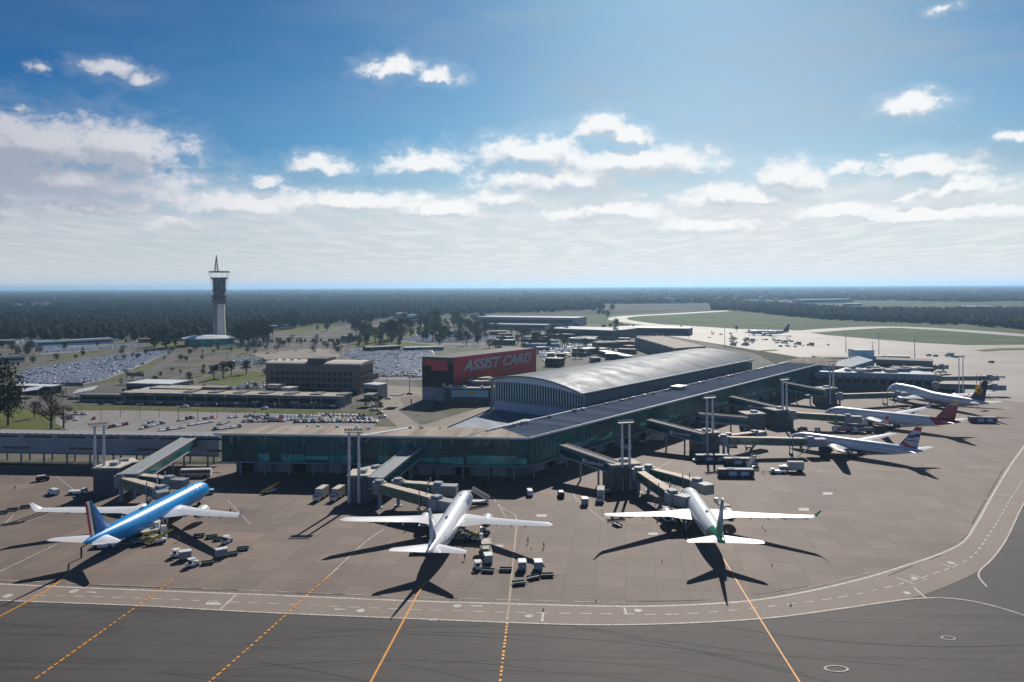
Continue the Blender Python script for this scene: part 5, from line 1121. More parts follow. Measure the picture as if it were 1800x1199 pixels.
mb = MB(); mb.box((0, 0, 1.65), (3.0, 13.5, 2.5)); mb.build('body', M['navy'], e); mb = MB(); mb.box((0, 0, 3.0), (2.9, 13.3, .25)); mb.box((0, 2, 3.2), (1.6, 3, .25)); mb.build('roof', M['steel'], e)
mb = MB(); mb.box((0, 0, 2.05), (3.06, 12.6, 1.15)); mb.build('window_band', M['car_glass'], e)
mb = MB()
for x in (-1.54, 1.54):
    for y in (-3.2, 1.4): mb.box((x, y, 1.5), (.05, 3.2, 1.5), top=.8)
mb.build('side_graphic', M['lightblue'], e); wheels(e, (-1.25, 1.25), (-4.3, 4.3), .5, .35)
e = proto('whitebus', 'coach', 'bus')
mb = MB(); mb.box((0, 0, 1.75), (2.5, 11.5, 2.7)); mb.build('body', M['white'], e); mb = MB(); mb.box((0, 0, 2.15), (2.56, 11, 1.0)); mb.build('window_band', M['car_glass'], e); mb = MB(); mb.box((0, 0, .9), (2.55, 11, .35)); mb.build('stripe', M['red'], e); wheels(e, (-1.1, 1.1), (-3.4, 3.6), .5, .35)
e = proto('loader', 'cargo_loader', 'cargo loader')
mb = MB(); mb.box((0, 0, .9), (3.0, 7.5, .5)); mb.box((0, 0, .5), (2.2, 6.5, .4)); mb.build('chassis', M['grey'], e)
mb = MB(); mb.box((0, 1.0, 3.1), (2.8, 4.8, .3)); [mb.beam((x, 1.0 + y * 2.2, 3.5), (x, 1.0 + y * 2.2, 4.3), .07, .07) for x in (-1.4, 1.4) for y in (-1, 0, 1)]; [mb.beam((x, -1.2, 4.2), (x, 3.2, 4.2), .07, .07) for x in (-1.4, 1.4)]; mb.build('platform', M['cream'], e)
mb = MB()
for x in (-1.2, 1.2): mb.beam((x, -1.3, 1.1), (x, 3.0, 3.0), .16, .2); mb.beam((x, 3.0, 1.1), (x, -1.3, 3.0), .16, .2)
mb.build('scissor_lift', M['yellow'], e); mb = MB(); mb.box((-1.2, 3.4, 3.9), (1.0, 1.1, 1.5)); mb.build('operator_cab', M['white'], e); wheels(e, (-1.2, 1.2), (-2.8, 2.8), .45, .3)
e = proto('belt', 'belt_loader', 'belt loader')
mb = MB(); mb.box((0, 0, .8), (1.8, 4.4, .6)); mb.box((-.6, 1.2, 1.4), (.6, .9, .7)); mb.build('body', M['white'], e); mb = MB(); mb.beam((.2, -4.0, .7), (.2, 4.2, 2.9), .9, .25); mb.build('conveyor', M['dark'], e)
mb = MB(); [mb.beam((.2 + s * .5, -4.0, .9), (.2 + s * .5, 4.2, 3.1), .07, .25) for s in (-1, 1)]; mb.build('side_rail', M['yellow'], e); wheels(e, (-.8, .8), (-1.5, 1.5), .4)
e = proto('stairs', 'passenger_stairs', 'boarding stairs')
mb = MB(); mb.box((0, 0, .7), (2.2, 6, .5)); mb.box((0, 2.9, 1.2), (2.0, 1.4, 1.0)); mb.build('chassis', M['white'], e); mb = MB(); mb.beam((0, -3.6, .8), (0, 2.2, 4.2), 1.8, .3); mb.box((0, 3.0, 4.2), (2.0, 2.0, .2)); mb.build('flight', M['steel'], e)
mb = MB(); [mb.beam((s * .95, -3.6, 1.8), (s * .95, 2.2, 5.2), .08, .9) for s in (-1, 1)]; mb.build('side_panel', M['cream'], e); wheels(e, (-.9, .9), (-2, 2), .4)
e = proto('gpu', 'ground_power_unit', 'power unit')
mb = MB(); mb.box((0, 0, 1.05), (1.6, 2.6, 1.2), top=.96); mb.build('housing', M['lightblue'], e); mb = MB(); mb.box((0, -1.32, 1.1), (1.2, .06, .7)); mb.build('grille', M['dark'], e); mb = MB(); mb.beam((0, 1.3, .5), (0, 2.3, .4), .1, .1); mb.build('tow_bar', M['grey'], e); wheels(e, (-.7, .7), (-.8, .8), .3)
e = proto('pushback', 'pushback_tractor', 'aircraft tug')
mb = MB(); mb.box((0, 0, .8), (2.6, 6, .9)); mb.box((0, 2.0, 1.5), (2.3, 1.5, .7), top=.85); mb.build('body', M['white'], e); mb = MB(); mb.box((0, 2.0, 1.6), (2.34, 1.54, .45), top=.85); mb.build('cab_glazing', M['car_glass'], e); mb = MB(); mb.cyl((-.4, 3, .6), (-.4, 7, .5), .09, n=6); mb.build('tow_bar', M['yellow'], e); wheels(e, (-1.1, 1.1), (-1.9, 1.9), .55, .4)
e = proto('cone', 'traffic_cone', 'cone')
mb = MB(); mb.cyl((0, 0, .05), (0, 0, .75), .22, .04, n=8); mb.box((0, 0, .03), (.5, .5, .05)); mb.build('cone_body', M['orange'], e); mb = MB(); mb.cyl((0, 0, .32), (0, 0, .45), .155, .115, n=8); mb.build('reflective_band', M['white'], e)
e = proto('fueltruck', 'fuel_truck', 'truck')
mb = MB(); mb.loft([[(1.15 * math.cos(2 * PI * i / 12), y, 2.0 + .95 * math.sin(2 * PI * i / 12)) for i in range(12)] for y in (2.2, -5)], cap=(True, True)); mb.build('tank', M['steel'], e, smooth=True)
mb = MB(); mb.box((0, 3.6, 1.7), (2.4, 2.0, 2.2), top=.9); mb.build('cab', M['white'], e); mb = MB(); mb.box((0, 4.3, 2.1), (2.1, .5, .7)); mb.build('windscreen', M['car_glass'], e); mb = MB(); mb.box((0, -.4, .85), (1.2, 9.2, .3)); mb.box((0, -1.2, 1.25), (2.35, 6, .2)); mb.build('chassis', M['red'], e); wheels(e, (-1.05, 1.05), (3.4, -2.4, -3.7), .5, .3)
# people: one continuous skinned figure
def person_mesh(walk):
    me = bpy.data.meshes.new('p'); s = .18 if walk else .05
    V_ = [(0, 0, .95), (0, 0, 1.2), (0, 0, 1.42), (0, 0.01, 1.52), (0, .02, 1.68), (.2, 0, 1.4), (.26, -s * .6, 1.12), (.27, s * .4 + .08, .88), (-.2, 0, 1.4), (-.26, s * .6, 1.12), (-.27, .12, .9), (.1, 0, .9), (.11, s, .5), (.11, s * 1.1 - .04, .08), (.12, s * 1.1 + .14, .04), (-.1, 0, .9), (-.11, -s * .5, .5), (-.11, -s * 1.3, .1), (-.12, -s * 1.3 + .16, .04)]
    E_ = [(0, 1), (1, 2), (2, 3), (3, 4), (2, 5), (5, 6), (6, 7), (2, 8), (8, 9), (9, 10), (0, 11), (11, 12), (12, 13), (13, 14), (0, 15), (15, 16), (16, 17), (17, 18)]
    Rr = [.16, .15, .16, .06, .11, .075, .055, .04, .075, .055, .04, .095, .065, .05, .045, .095, .065, .05, .045]
    me.from_pydata(V_, E_, []); o = link(bpy.data.objects.new('p', me)); md = o.modifiers.new('s', 'SKIN'); sv = me.skin_vertices[0].data
    for i, r in enumerate(Rr): sv[i].radius = (r, r * .85)
    sv[0].use_root = True; sb = o.modifiers.new('u', 'SUBSURF'); sb.levels = sb.render_levels = 1
    bpy.context.view_layer.update(); m2 = bpy.data.meshes.new_from_object(o.evaluated_get(bpy.context.evaluated_depsgraph_get())); bpy.data.objects.remove(o)
    m2.materials.clear(); m2.materials.append(M['cloth']); m2.materials.append(M['skin'])
    for p in m2.polygons: p.material_index = 1 if p.center.z > 1.47 or (abs(p.center.x) > .22 and p.center.z < .95) else 0
    return m2
pm = [person_mesh(False), person_mesh(True)]
def person(px, py, rz, label, vest='hivis'):
    c = G(px, py); c.z = 0; o = link(bpy.data.objects.new('person', pm[random.randrange(2)])); o.location = c; o.rotation_euler = (0, 0, rz); tag(o, label, 'person')
    mb = MB(); mb.loft([[(r * math.cos(2 * PI * i / 12), .75 * r * math.sin(2 * PI * i / 12), z) for i in range(12)] for r, z in ((.2, .92), (.2, 1.2), (.21, 1.38), (.13, 1.46))]); mb.build('vest', M[vest], o, smooth=True)
    mb = MB(); mb.loft([[(r * math.cos(2 * PI * i / 10), .02 + r * math.sin(2 * PI * i / 10), z) for i in range(10)] for r, z in ((.125, 1.68), (.12, 1.76), (.06, 1.82))]); mb.build('hair', M['black'], o)
LB = [  # kind, x, y, rotation, label
 ('tug', 311, 979, -.9, 'baggage tractor with white canopy left of the pale container behind the blue airliner'), ('boxdolly', 326, 984, -1.1, 'pale boxed container between two baggage tractors'), ('tug', 338, 996, -.8, 'baggage tractor in front of the pale container, nearest the service road'),
 ('dolly', 365, 992, -1.2, 'empty dark baggage cart just left of the boxed container at the wing tip shadow'), ('boxdolly', 389, 980, -1.0, 'boxed container touching the tip of the blue airliner wing shadow'), ('dolly', 408, 976, -1.2, 'empty baggage cart right of the boxed container at the wing tip shadow'), ('dolly', 427, 967, -1.3, 'rightmost empty baggage cart behind the blue airliner'),
 ('tug', 399, 955, -.3, 'lone baggage tractor with raised white canopy right of the cart row'), ('dolly', 350, 944, -1.3, 'leftmost cart of the row beside the wing shadow'), ('dolly', 372, 946, -1.2, 'second cart of the row beside the wing shadow'), ('dolly', 386, 950, -1.3, 'third cart hitched to the lone baggage tractor'),
 ('truck', 272, 940, -1.3, 'pale box truck under the rear of the blue airliner'), ('loader', 256, 952, -.8, 'cargo loader at the rear hold of the blue airliner'), ('belt', 278, 955, -.7, 'belt loader beside the cargo loader of the blue airliner'), ('gpu', 288, 948, .3, 'power unit under the blue airliner belly'),
 ('pushback', 183, 962, -1.4, 'low tractor below the tail of the blue airliner'), ('gpu', 372, 868, .4, 'small unit at the nose of the blue airliner'),
 ('van', 94, 869, 1.0, 'small blue and white van on the open apron at left'), ('pushback', 137, 868, -1.4, 'white tractor with tow bar left of the leftmost gate tower'), ('darkvan', 76, 845, -1.0, 'dark car like van near the shadow of the grey corridor'), ('dolly', 45, 893, -1.1, 'rightmost cart of the trio at the left edge'), ('dolly', 22, 898, -1.1, 'middle cart of the trio at the left edge'), ('dolly', 5, 903, -1.1, 'leftmost cart of the trio at the left edge'),
 ('belt', 475, 866, -.6, 'belt loader standing at the edge of the terminal shadow'), ('truck', 563, 878, 2.95, 'left one of two white box trucks beside the middle gate'), ('truck', 592, 878, 2.95, 'right one of two white box trucks beside the middle gate'),
 ('whitebus', 345, 838, -1.5, 'white bus parked in shade below the sloping grey corridor'), ('van', 931, 870, .1, 'white van driving out of the terminal shadow'), ('darkvan', 986, 873, .05, 'dark backed van right of the driving white van'),
 ('stairs', 842, 905 - 20, 1.6, 'small service steps at the nose of the middle airliner'), ('loader', 808, 948, 1.2, 'cargo loader at the rear hold of the middle airliner'), ('belt', 830, 950, 1.2, 'belt loader beside the cargo loader of the middle airliner'), ('gpu', 850, 940, .3, 'dark unit under the right wing of the middle airliner'), ('loader', 855, 974, .1, 'tall cargo loader behind the right wing shadow of the middle airliner'), ('boxdolly', 858, 990, .2, 'container with white lid in the cluster right of the middle tail'),
 ('tug', 840, 1000, .2, 'baggage tractor at the left of the cluster by the middle airliner'), ('dolly', 858, 1006, 1.4, 'loaded flat cart at the front of the cluster by the middle airliner'), ('dolly', 889, 1004, 1.5, 'short flat cart on the pale lead line'), ('boxdolly', 918, 1002, .05, 'left white topped container in the group right of the pale lead line'), ('boxdolly', 946, 1002, .1, 'right white topped container in the group right of the pale lead line'),
 ('dolly', 938, 1018, -1.1, 'middle one of three flat carts in front of the white topped containers'), ('dolly', 962, 1014, -1.5, 'right one of three flat carts in front of the white topped containers'), ('dolly', 912, 1028, -1.3, 'left one of three flat carts in front of the white topped containers'), ('pushback', 742, 972, -1.5, 'low tractor beneath the tail of the middle airliner'),
 ('boxdolly', 1028, 888, .1, 'boxed unit left of the service truck at the green tailed stand'), ('truck', 1056, 880, 3.0, 'box truck parked beside the dark gate tower of the green tailed stand'), ('darkvan', 1068, 872, 3.0, 'van squeezed between the box truck and the gate tower'), ('dolly', 1085, 925, .6, 'dark folded equipment under the left wing tip of the green tailed airliner'), ('gpu', 1172, 905, .5, 'power unit under the left wing of the green tailed airliner'), ('belt', 1186, 918, .2, 'belt loader beneath the green tailed airliner'), ('pushback', 1205, 872, 0, 'tractor at the nose of the green tailed airliner'), ('loader', 1275, 905, .3, 'equipment right of the green tailed airliner body'),
 ('bus', 1293, 838, 1.52, 'dark apron bus in front, nearest of the parked bus group'), ('bus', 1302, 818, 1.52, 'dark apron bus in the middle of the parked bus group'), ('bus', 1252, 812, 1.55, 'dark apron bus below the twin poles'), ('stairs', 1323, 822, -.7, 'passenger stairs parked against the bus group'), ('van', 1229, 812, 1.5, 'van at the left end of the parked bus group'), ('bus', 1727, 743, 1.45, 'lone blue roofed apron bus behind the red tailed airliner'),
 ('pushback', 1367, 832, 1.5, 'low white tractor at the left of the trio on open apron'), ('boxdolly', 1377, 830, 1.5, 'white boxed unit in the trio on open apron'), ('truck', 1391, 829, 1.5, 'white flat truck at the right of the trio on open apron'),
 ('fueltruck', 1480, 760, 1.5, 'long tanker truck between the flag tailed and red tailed airliners'), ('fueltruck', 1516, 761, 1.5, 'shorter looking tanker beside the long tanker'), ('truck', 1519, 746, 1.4, 'tall white catering truck at the engine of the red tailed airliner'), ('darkvan', 1410, 758, 1.4, 'van behind the nose of the flag tailed airliner'), ('gpu', 1437, 758, 1.4, 'dark power unit between two long jet bridges'), ('darkvan', 1418, 700, 1.4, 'dark van in the shade of the diagonal wing'), ('van', 1286, 785, 1.5, 'van passing under the long level jet bridge'),
 ('van', 1100, 790, 1.2, 'van parked close under the diagonal wing'), ('darkvan', 1128, 782, 1.2, 'second van parked close under the diagonal wing'), ('truck', 1150, 776, 1.2, 'truck parked close under the diagonal wing'), ('van', 1192, 760, 1.2, 'third van parked close under the diagonal wing'),
 ('darkvan', 1632, 626, 1.3, 'dark vehicle left of a pair on the far apron'), ('darkvan', 1644, 627, 1.3, 'dark vehicle right of a pair on the far apron'), ('truck', 1668, 627, 1.4, 'red sided truck on the far apron'), ('darkvan', 1680, 629, 1.4, 'dark vehicle beside the red sided truck'), ('darkvan', 1742, 638, 1.3, 'lone dark vehicle at the far right apron'), ('tug', 1456, 607, .6, 'tractor alone on the far apron'), ('truck', 1424, 608, 1.3, 'service truck at the end of the far equipment cluster'), ('tug', 1650, 655, 1.2, 'tractor above the pier terminal bridges'), ('tug', 1660, 655, 1.2, 'second tractor above the pier terminal bridges'), ('tug', 1762, 664, 1.3, 'tractor right of the long pier bridge'), ('tug', 1750, 663, 1.3, 'tractor at the end of the long pier bridge'),
 ('cone', 934, 966, 0, 'white looking cone right of the pale lead line'), ('cone', 1340, 928, 0, 'left one of two small cones right of the green tail'), ('cone', 1345, 934, 0, 'right one of two small cones right of the green tail'), ('cone', 1164, 989, 0, 'lone cone on the open concrete behind the green tail'), ('cone', 1357, 995, 0, 'lone cone far right of the green tail'), ('cone', 1390, 1065, 0, 'cone on the service road right of the orange line'), ('cone', 955, 1074, 0, 'cone on the service road dashes'), ('cone', 1048, 1058, 0, 'cone by the white road edge line'),
]
for k, x, y, r_, lab in LB: at(k, x, y, r_, lab)
rv = random.Random(31)
kinds = ['van', 'darkvan', 'dolly', 'tug', 'truck', 'loader']
for i in range(46):                                    # dense equipment park behind the small taxiing airliner
    x = rv.uniform(1282, 1420); y = 600 + rv.uniform(-5, 8) + (x - 1282) * .02
    if 1325 < x < 1370 and y > 604: continue
    at(kinds[rv.randrange(6)], x, y, rv.uniform(0, 3), 'small ground vehicle in the crowded equipment park below the taxiing airliner', 'ground vehicles in the far equipment park')
for i in range(14):
    x = rv.uniform(1090, 1340); at(kinds[rv.randrange(6)], x, 592 - (x - 1240) * .02 + rv.uniform(-6, 3), rv.uniform(0, 3), 'tiny ground vehicle scattered along the far apron edge', 'ground vehicles along the far apron edge')
for (x, y, r_, lab, vest) in ((337, 969, .5, 'person in a yellow vest standing above the pale container behind the blue airliner', 'hivis'), (314, 952, 2, 'person walking at the edge of the blue airliner wing shadow', 'orange'), (928, 956, 1, 'person standing alone right of the pale lead line', 'cloth'), (956, 964, 2, 'person standing farther right of the pale lead line', 'cloth'), (817, 985, .3, 'person behind the tail of the middle airliner', 'cloth'), (405, 903, .8, 'person under the wing tip of the blue airliner', 'cloth'),
                              (1142, 884, 1, 'left one of the people by the jet bridge of the green tailed airliner', 'cloth'), (1152, 886, 2, 'second person by the jet bridge of the green tailed airliner', 'hivis'), (1181, 852, 1, 'person beyond the jet bridge near the long bridge column', 'cloth'), (1187, 853, 2, 'second person beyond the jet bridge near the long bridge column', 'cloth'), (1342, 834, 1, 'person walking right of the bus group', 'cloth'), (26, 862, 1, 'person at the far left of the open apron', 'orange'), (848, 962, 1, 'person beside the tall cargo loader', 'red'), (1190, 893, 1, 'person below the docked jet bridge cab', 'orange')):
    person(x, y, r_, lab, vest)
# stand pole with hose at the tail of the blue airliner
c = G(143, 981); e = empty('tail_stand', (c.x, c.y, 0), 0, 'thin dark service arm reaching up to the tail cone of the blue airliner', 'service arm')
mb = MB(); t_ = G(162, 952, 5.5); mb.cyl((*c.xy, 0), (*c.xy, 2.9), .25, n=6); mb.build('mast', M['dark'], e, world=True); mb = MB(); mb.cyl((*c.xy, 2.9), t_, .16, n=6); mb.build('arm', M['dark'], e, world=True)

# ---------------------------------------------------------------- cars
CARC = [('white', (.88, .89, .9)), ('silver', (.75, .77, .79)), ('grey', (.4, .41, .43)), ('black', (.02, .02, .022)), ('dark blue', (.02, .04, .12)), ('red', (.35, .02, .02))]
def car_parts(mb, T=None, full=True):
    st = [(-2.2, .66, .80), (-2.12, .88, .86), (-1.65, 1.05, .87), (0, 1.06, .88), (1.0, 1.03, .87), (1.75, .9, .86), (2.15, .7, .8)]
    rings = [[(-w, y, .3), (-w, y, z - .22), (-w * .9, y, z - .04), (-w * .45, y, z), (w * .45, y, z), (w * .9, y, z - .04), (w, y, z - .22), (w, y, .3)] for y, z, w in st]
    mb.loft(rings[::-1], 0)
    cab = [(-1.75, .93), (-1.25, 1.36), (.3, 1.4), (1.05, .9)]
    a = [(-.8 if z < 1 else -.62, y, z) for y, z in cab]; b = [(-x, y, z) for x, y, z in a]
    mb.add(a + b, [(0, 4, 5, 1), (2, 6, 7, 3), (0, 1, 2, 3), (7, 6, 5, 4)], 1)
    rr_ = [[(x, y, z - d) for x, d in ((-.79, .36), (-.72, .14), (-.42, .03), (0, 0), (.42, .03), (.72, .14), (.79, .36))] for y, z in ((-1.6, 1.2), (-1.1, 1.4), (-.4, 1.49), (.1, 1.47), (.6, 1.3))]
    mb.loft(rr_[::-1], 0, cap=(False, False), closed=False)
    if full:
        for x in (-.8, .8):
            for y in (-1.35, 1.4): mb.cyl((x - .1, y, .32), (x + .1, y, .32), .32, n=8, mi=2)
paints = [mat('car_paint_' + n_.replace(' ', '_'), c_, .34, metal=0, var=.05, coat=1) for n_, c_ in CARC]
cmesh = []
for (n_, c_), pt in zip(CARC, paints):
    mb = MB(); car_parts(mb); o = mb.build('parked_car', [pt, M['car_glass'], M['tyre']], base=False, smooth=True); cmesh.append(o.data); bpy.data.objects.remove(o)
rc = random.Random(12)
def pick(w=(.42, .22, .12, .14, .06, .04)): return rc.choices(range(6), w)[0]
NC = [0]
def car(p, rz, where, grp):
    i = pick(); o = link(bpy.data.objects.new('parked_car', cmesh[i])); o.location = (p.x, p.y, .13); o.rotation_euler = (0, 0, rz)
    tag(o, '%s car parked %s' % (CARC[i][0].replace('dark ', ''), where), 'car', grp + ', ' + CARC[i][0]); NC[0] += 1
def inpoly(x, y, P):
    c = False; n = len(P)
    for i in range(n):
        a, b = P[i], P[i - 1]
        if (a.y > y) != (b.y > y) and x < (b.x - a.x) * (y - a.y) / (b.y - a.y) + a.x: c = not c
    return c
# nearest lot, in the clusters the picture shows: pixel rows
for (x0, y0, x1, y1, n_) in ((127, 729, 152, 729, 4), (122, 737, 135, 739, 2), (165, 737, 167, 737, 1), (193, 752, 222, 747, 6), (250, 754, 288, 744, 8), (255, 748, 282, 742, 5), (283, 758, 322, 752, 8), (316, 740, 340, 735, 5), (335, 748, 372, 742, 9), (352, 740, 372, 736, 4), (386, 747, 402, 742, 4), (378, 756, 420, 751, 7), (404, 735, 414, 734, 2), (432, 733, 470, 731, 6), (440, 738, 480, 736, 7),
                       (480, 734, 560, 733, 13), (488, 739, 570, 738, 14), (560, 731, 640, 732, 12), (520, 743, 600, 742, 12), (575, 736, 650, 738, 12), (600, 742, 660, 743, 8), (560, 740, 610, 739, 7), (430, 742, 500, 741, 9)):
    for k in range(n_):
        f = (k + rc.uniform(-.15, .15)) / max(1, n_ - 1); p = G(x0 + (x1 - x0) * f, y0 + (y1 - y0) * f)
        car(p, rc.choice((.5, .5 + PI)) + rc.uniform(-.06, .06), 'in the nearest lot just behind the terminal roof', 'cars in the nearest lot')
for (x, y) in ((178, 712), (325, 716), (465, 719), (88, 708), (655, 722), (668, 716), (250, 641), (233, 640), (668, 728), (672, 734), (720, 694), (682, 702), (420, 627), (520, 617), (556, 613), (470, 622), (595, 604), (385, 668), (440, 674)):
    car(G(x, y), rc.uniform(1.2, 1.9), 'alone on the landside roads', 'cars on the landside roads')
crowd = []
def lot(P, rowdir, where, grp, seppx, aisle=6.0, fill=.93, quota=0):
    Q = pxpoly(P); xs = [q.x for q in Q]; ys = [q.y for q in Q]; c = Vector((sum(xs) / len(xs), sum(ys) / len(ys), 0)); R_ = max(max(xs) - min(xs), max(ys) - min(ys)); d = Vector((math.cos(rowdir), math.sin(rowdir), 0)); nn = Vector((-d.y, d.x, 0)); spots = []
    v = -R_; k = 0
    while v < R_:
        u = -R_
        while u < R_:
            p = c + d * u + nn * v
            if inpoly(p.x, p.y, Q) and rc.random() < fill: spots.append((p + Vector((rc.uniform(-.15, .15), rc.uniform(-.3, .3), 0)), rowdir + PI / 2 + (PI if rc.random() < .4 else 0)))
            u += 2.65
        v += 5.2 if k % 2 == 0 else 5.0 + aisle
        k += 1
    spots.sort(key=lambda s: s[0].length); print(where, len(spots))
    for p, r_ in spots[:quota]: car(p, r_, where, grp)
    crowd.extend(spots[quota:])
lot([(650, 664), (648, 642), (602, 622), (628, 614), (756, 615), (770, 640), (744, 655), (742, 664)], .12, 'at the near edge of the packed lot beside the office block', 'cars at the near edge of the central lot', 1, 3.8, .92, quota=68)
lot([(22, 681), (42, 652), (150, 634), (225, 621), (298, 618), (250, 640), (183, 666), (120, 681)], .25, 'at the near edge of the large left lot', 'cars at the near edge of the left lot', 1, 4.2, .9, quota=46)
lot([(62, 621), (78, 610), (190, 608), (262, 605), (220, 611), (150, 617)], .1, '', '', 1, 4)
lot([(0, 606), (60, 602), (120, 599), (60, 598), (0, 600)], .1, '', '', 1, 4, .6)
lot([(706, 599), (742, 584), (850, 580), (890, 590), (856, 604), (765, 604)], .3, '', '', 1, 8, .7)
lot([(330, 607), (420, 612), (470, 606), (400, 600)], .1, '', '', 1, 12, .5)
lot([(430, 646), (466, 640), (466, 632), (400, 634)], .1, '', '', 1, 8, .6)
lot([(400, 686), (466, 684), (466, 674), (430, 676)], .1, '', '', 1, 3, .8)
lot([(940, 612), (1000, 606), (1060, 606), (1040, 622), (960, 640)], .5, '', '', 1, 8, .6)
print('individual cars', NC[0], 'crowd', len(crowd))
mb = MB(); cm = []
tmpl = MB(); car_parts(tmpl, None, False)
tv = np.array(tmpl.v); tf = tmpl.f; tm = tmpl.m
Vs, Fs, Ms = [], [], []
for p, r_ in crowd:
    c_, s_ = math.cos(r_), math.sin(r_); q = tv @ np.array([[c_, s_, 0], [-s_, c_, 0], [0, 0, 1]]) + np.array([p.x, p.y, .13]); b = len(Vs) * len(tv); pk = pick((.66, .2, .05, .05, .02, .02))
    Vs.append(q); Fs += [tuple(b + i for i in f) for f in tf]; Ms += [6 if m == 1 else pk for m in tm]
me = bpy.data.meshes.new('parked_cars'); me.from_pydata(np.concatenate(Vs).tolist(), [], Fs)
for m in paints + [mat('far_car_glass_sheen', (.2, .23, .26), .15)]: me.materials.append(m)  # pale glass colour stands in for sky reflected in the windows
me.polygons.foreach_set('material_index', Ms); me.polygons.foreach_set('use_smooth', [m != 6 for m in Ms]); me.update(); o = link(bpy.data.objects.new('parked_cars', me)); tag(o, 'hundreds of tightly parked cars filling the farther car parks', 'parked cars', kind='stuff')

# ---------------------------------------------------------------- trees
M['leaf'] = mat('leaf', (.03, .045, .018), .8, scale=.35, col2=(.075, .095, .035), spec=.2)
M['leaf_dark'] = mat('leaf_dark', (.018, .028, .018), .8, scale=.35, col2=(.04, .055, .03), spec=.2)
M['twig'] = mat('twig', (.1, .08, .065), .9, scale=.5, col2=(.17, .14, .11), spec=.1)
M['shrub'] = mat('shrub', (.06, .09, .02), .8, scale=.35, col2=(.12, .15, .04), spec=.2)
def tree_meshes(kind, seed):
    r = random.Random(seed); t = MB(); c = MB(); H_ = 1.0
    if kind == 'round': hgt, trunk, clumps, rad = 1, .3, 26, .2
    elif kind == 'pine': hgt, trunk, clumps, rad = 1, .35, 20, .14
    elif kind == 'poplar': hgt, trunk, clumps, rad = 1, .15, 24, .1
    else: hgt, trunk, clumps, rad = 1, .3, 30, .16
    tips = []
    t.cyl((0, 0, 0), (.01, 0, trunk), .03, .022, 7); t.cyl((.01, 0, trunk), (0, .01, .8), .022, .008, 6)
    for i in range(clumps):
        a = r.uniform(0, 2 * PI); f = r.random()
        if kind == 'poplar': z = .15 + .8 * f; R_ = .12 * math.sin(PI * (.1 + .85 * f)) ** .6
        elif kind == 'pine': z = .42 + .52 * f; R_ = .28 * (1 - .5 * f)
        else: z = .32 + .6 * f; R_ = .36 * math.sin(PI * (.15 + .78 * f)) ** .7
        q = Vector((R_ * math.cos(a) * r.uniform(.35, 1), R_ * math.sin(a) * r.uniform(.35, 1), z)); tips.append(q)
        if kind != 'poplar': t.cyl((0, 0, max(.18, z - .25)), q, .011, .004, 5, caps=False)
    if kind == 'bare':
        for q in tips:
            for k in range(16):
                d = Vector((r.gauss(0, 1), r.gauss(0, 1), r.gauss(.6, .7))).normalized() * r.uniform(.06, .17)
                c.cyl(q, q + d, .0035, .001, 3, caps=False)
                for _ in range(3): e_ = Vector((r.gauss(0, 1), r.gauss(0, 1), r.gauss(.4, .7))).normalized() * r.uniform(.03, .08); c.cyl(q + d * .6, q + d * .6 + e_, .0022, .0008, 3, caps=False)
    else:
        for q in tips:
            R_ = rad * r.uniform(.6, 1.15)
            for k in range(48 if kind != 'pine' else 44):
                d = Vector((r.gauss(0, 1), r.gauss(0, 1), r.gauss(0, 1) * (.75 if kind != 'pine' else .5))).normalized() * R_ * r.uniform(.45, 1.0) * (1 if kind != 'poplar' else .8)
                p = q + d; s = r.uniform(.018, .034); u = Vector((r.gauss(0, 1), r.gauss(0, 1), r.gauss(0, .8))).normalized(); v = u.cross(Vector((r.gauss(0, 1), r.gauss(0, 1), r.gauss(0, 1)))).normalized()
                c.add([p - u * s, p - v * s * .7, p + u * s, p + v * s * .7], [(0, 1, 2, 3)])
    return t, c
TM = {}
for kind, n_ in (('round', 3), ('pine', 2), ('poplar', 2), ('bare', 2)):
    for k in range(n_):
        t, c = tree_meshes(kind, 40 + k * 7 + len(kind)); mt = {'round': 'leaf', 'pine': 'leaf_dark', 'poplar': 'leaf_dark', 'bare': 'twig'}[kind]
        a = t.build('trunk', M['trunk'], base=False); b = c.build('crown', M[mt], base=False); TM.setdefault(kind, []).append((a.data, b.data)); bpy.data.objects.remove(a); bpy.data.objects.remove(b)
KN = dict(round='broadleaf_tree', pine='pine_tree', poplar='poplar_tree', bare='bare_tree')
rt = random.Random(99)
def tree(kind, px, py, hpx, label, grp=None, wide=1.0):
    p = G(px, py); p.z = 0; h_ = hpx * p.y / F; a, b = TM[kind][rt.randrange(len(TM[kind]))]
    e = empty(KN[kind], p, rt.uniform(0, 6), label, 'tree', grp); e.scale = (h_ * wide, h_ * wide, h_)
    for n_, m_ in (('trunk', a), ('crown', b)): o = link(bpy.data.objects.new(n_, m_)); o.parent = e
tree('round', -6, 752, 122, 'tallest dark evergreen tree at the left edge of the picture', wide=.8); tree('round', 14, 748, 76, 'dark evergreen tree just right of the tallest one at the left edge', wide=.9); tree('round', -30, 745, 90, 'dark evergreen cut by the left edge of the picture')
tree('bare', 90, 754, 74, 'large bare brown tree beside the dark evergreens at left', wide=1.1); tree('bare', 112, 752, 40, 'low bare bush like tree right of the large bare tree', wide=1.5); tree('bare', 60, 735, 30, 'small bare tree behind the lawn at left')
for x, y, h_, lab in ((376, 668, 28, 'left one of the pines on the bright lawn'), (392, 664, 30, 'second pine from the left on the bright lawn'), (406, 662, 28, 'third pine on the bright lawn, leaning right'), (433, 658, 26, 'rightmost pine on the bright lawn near the office block'), (332, 673, 20, 'lone round pine left of the bright lawn')): tree('pine', x, y, h_, lab, wide=1.25)
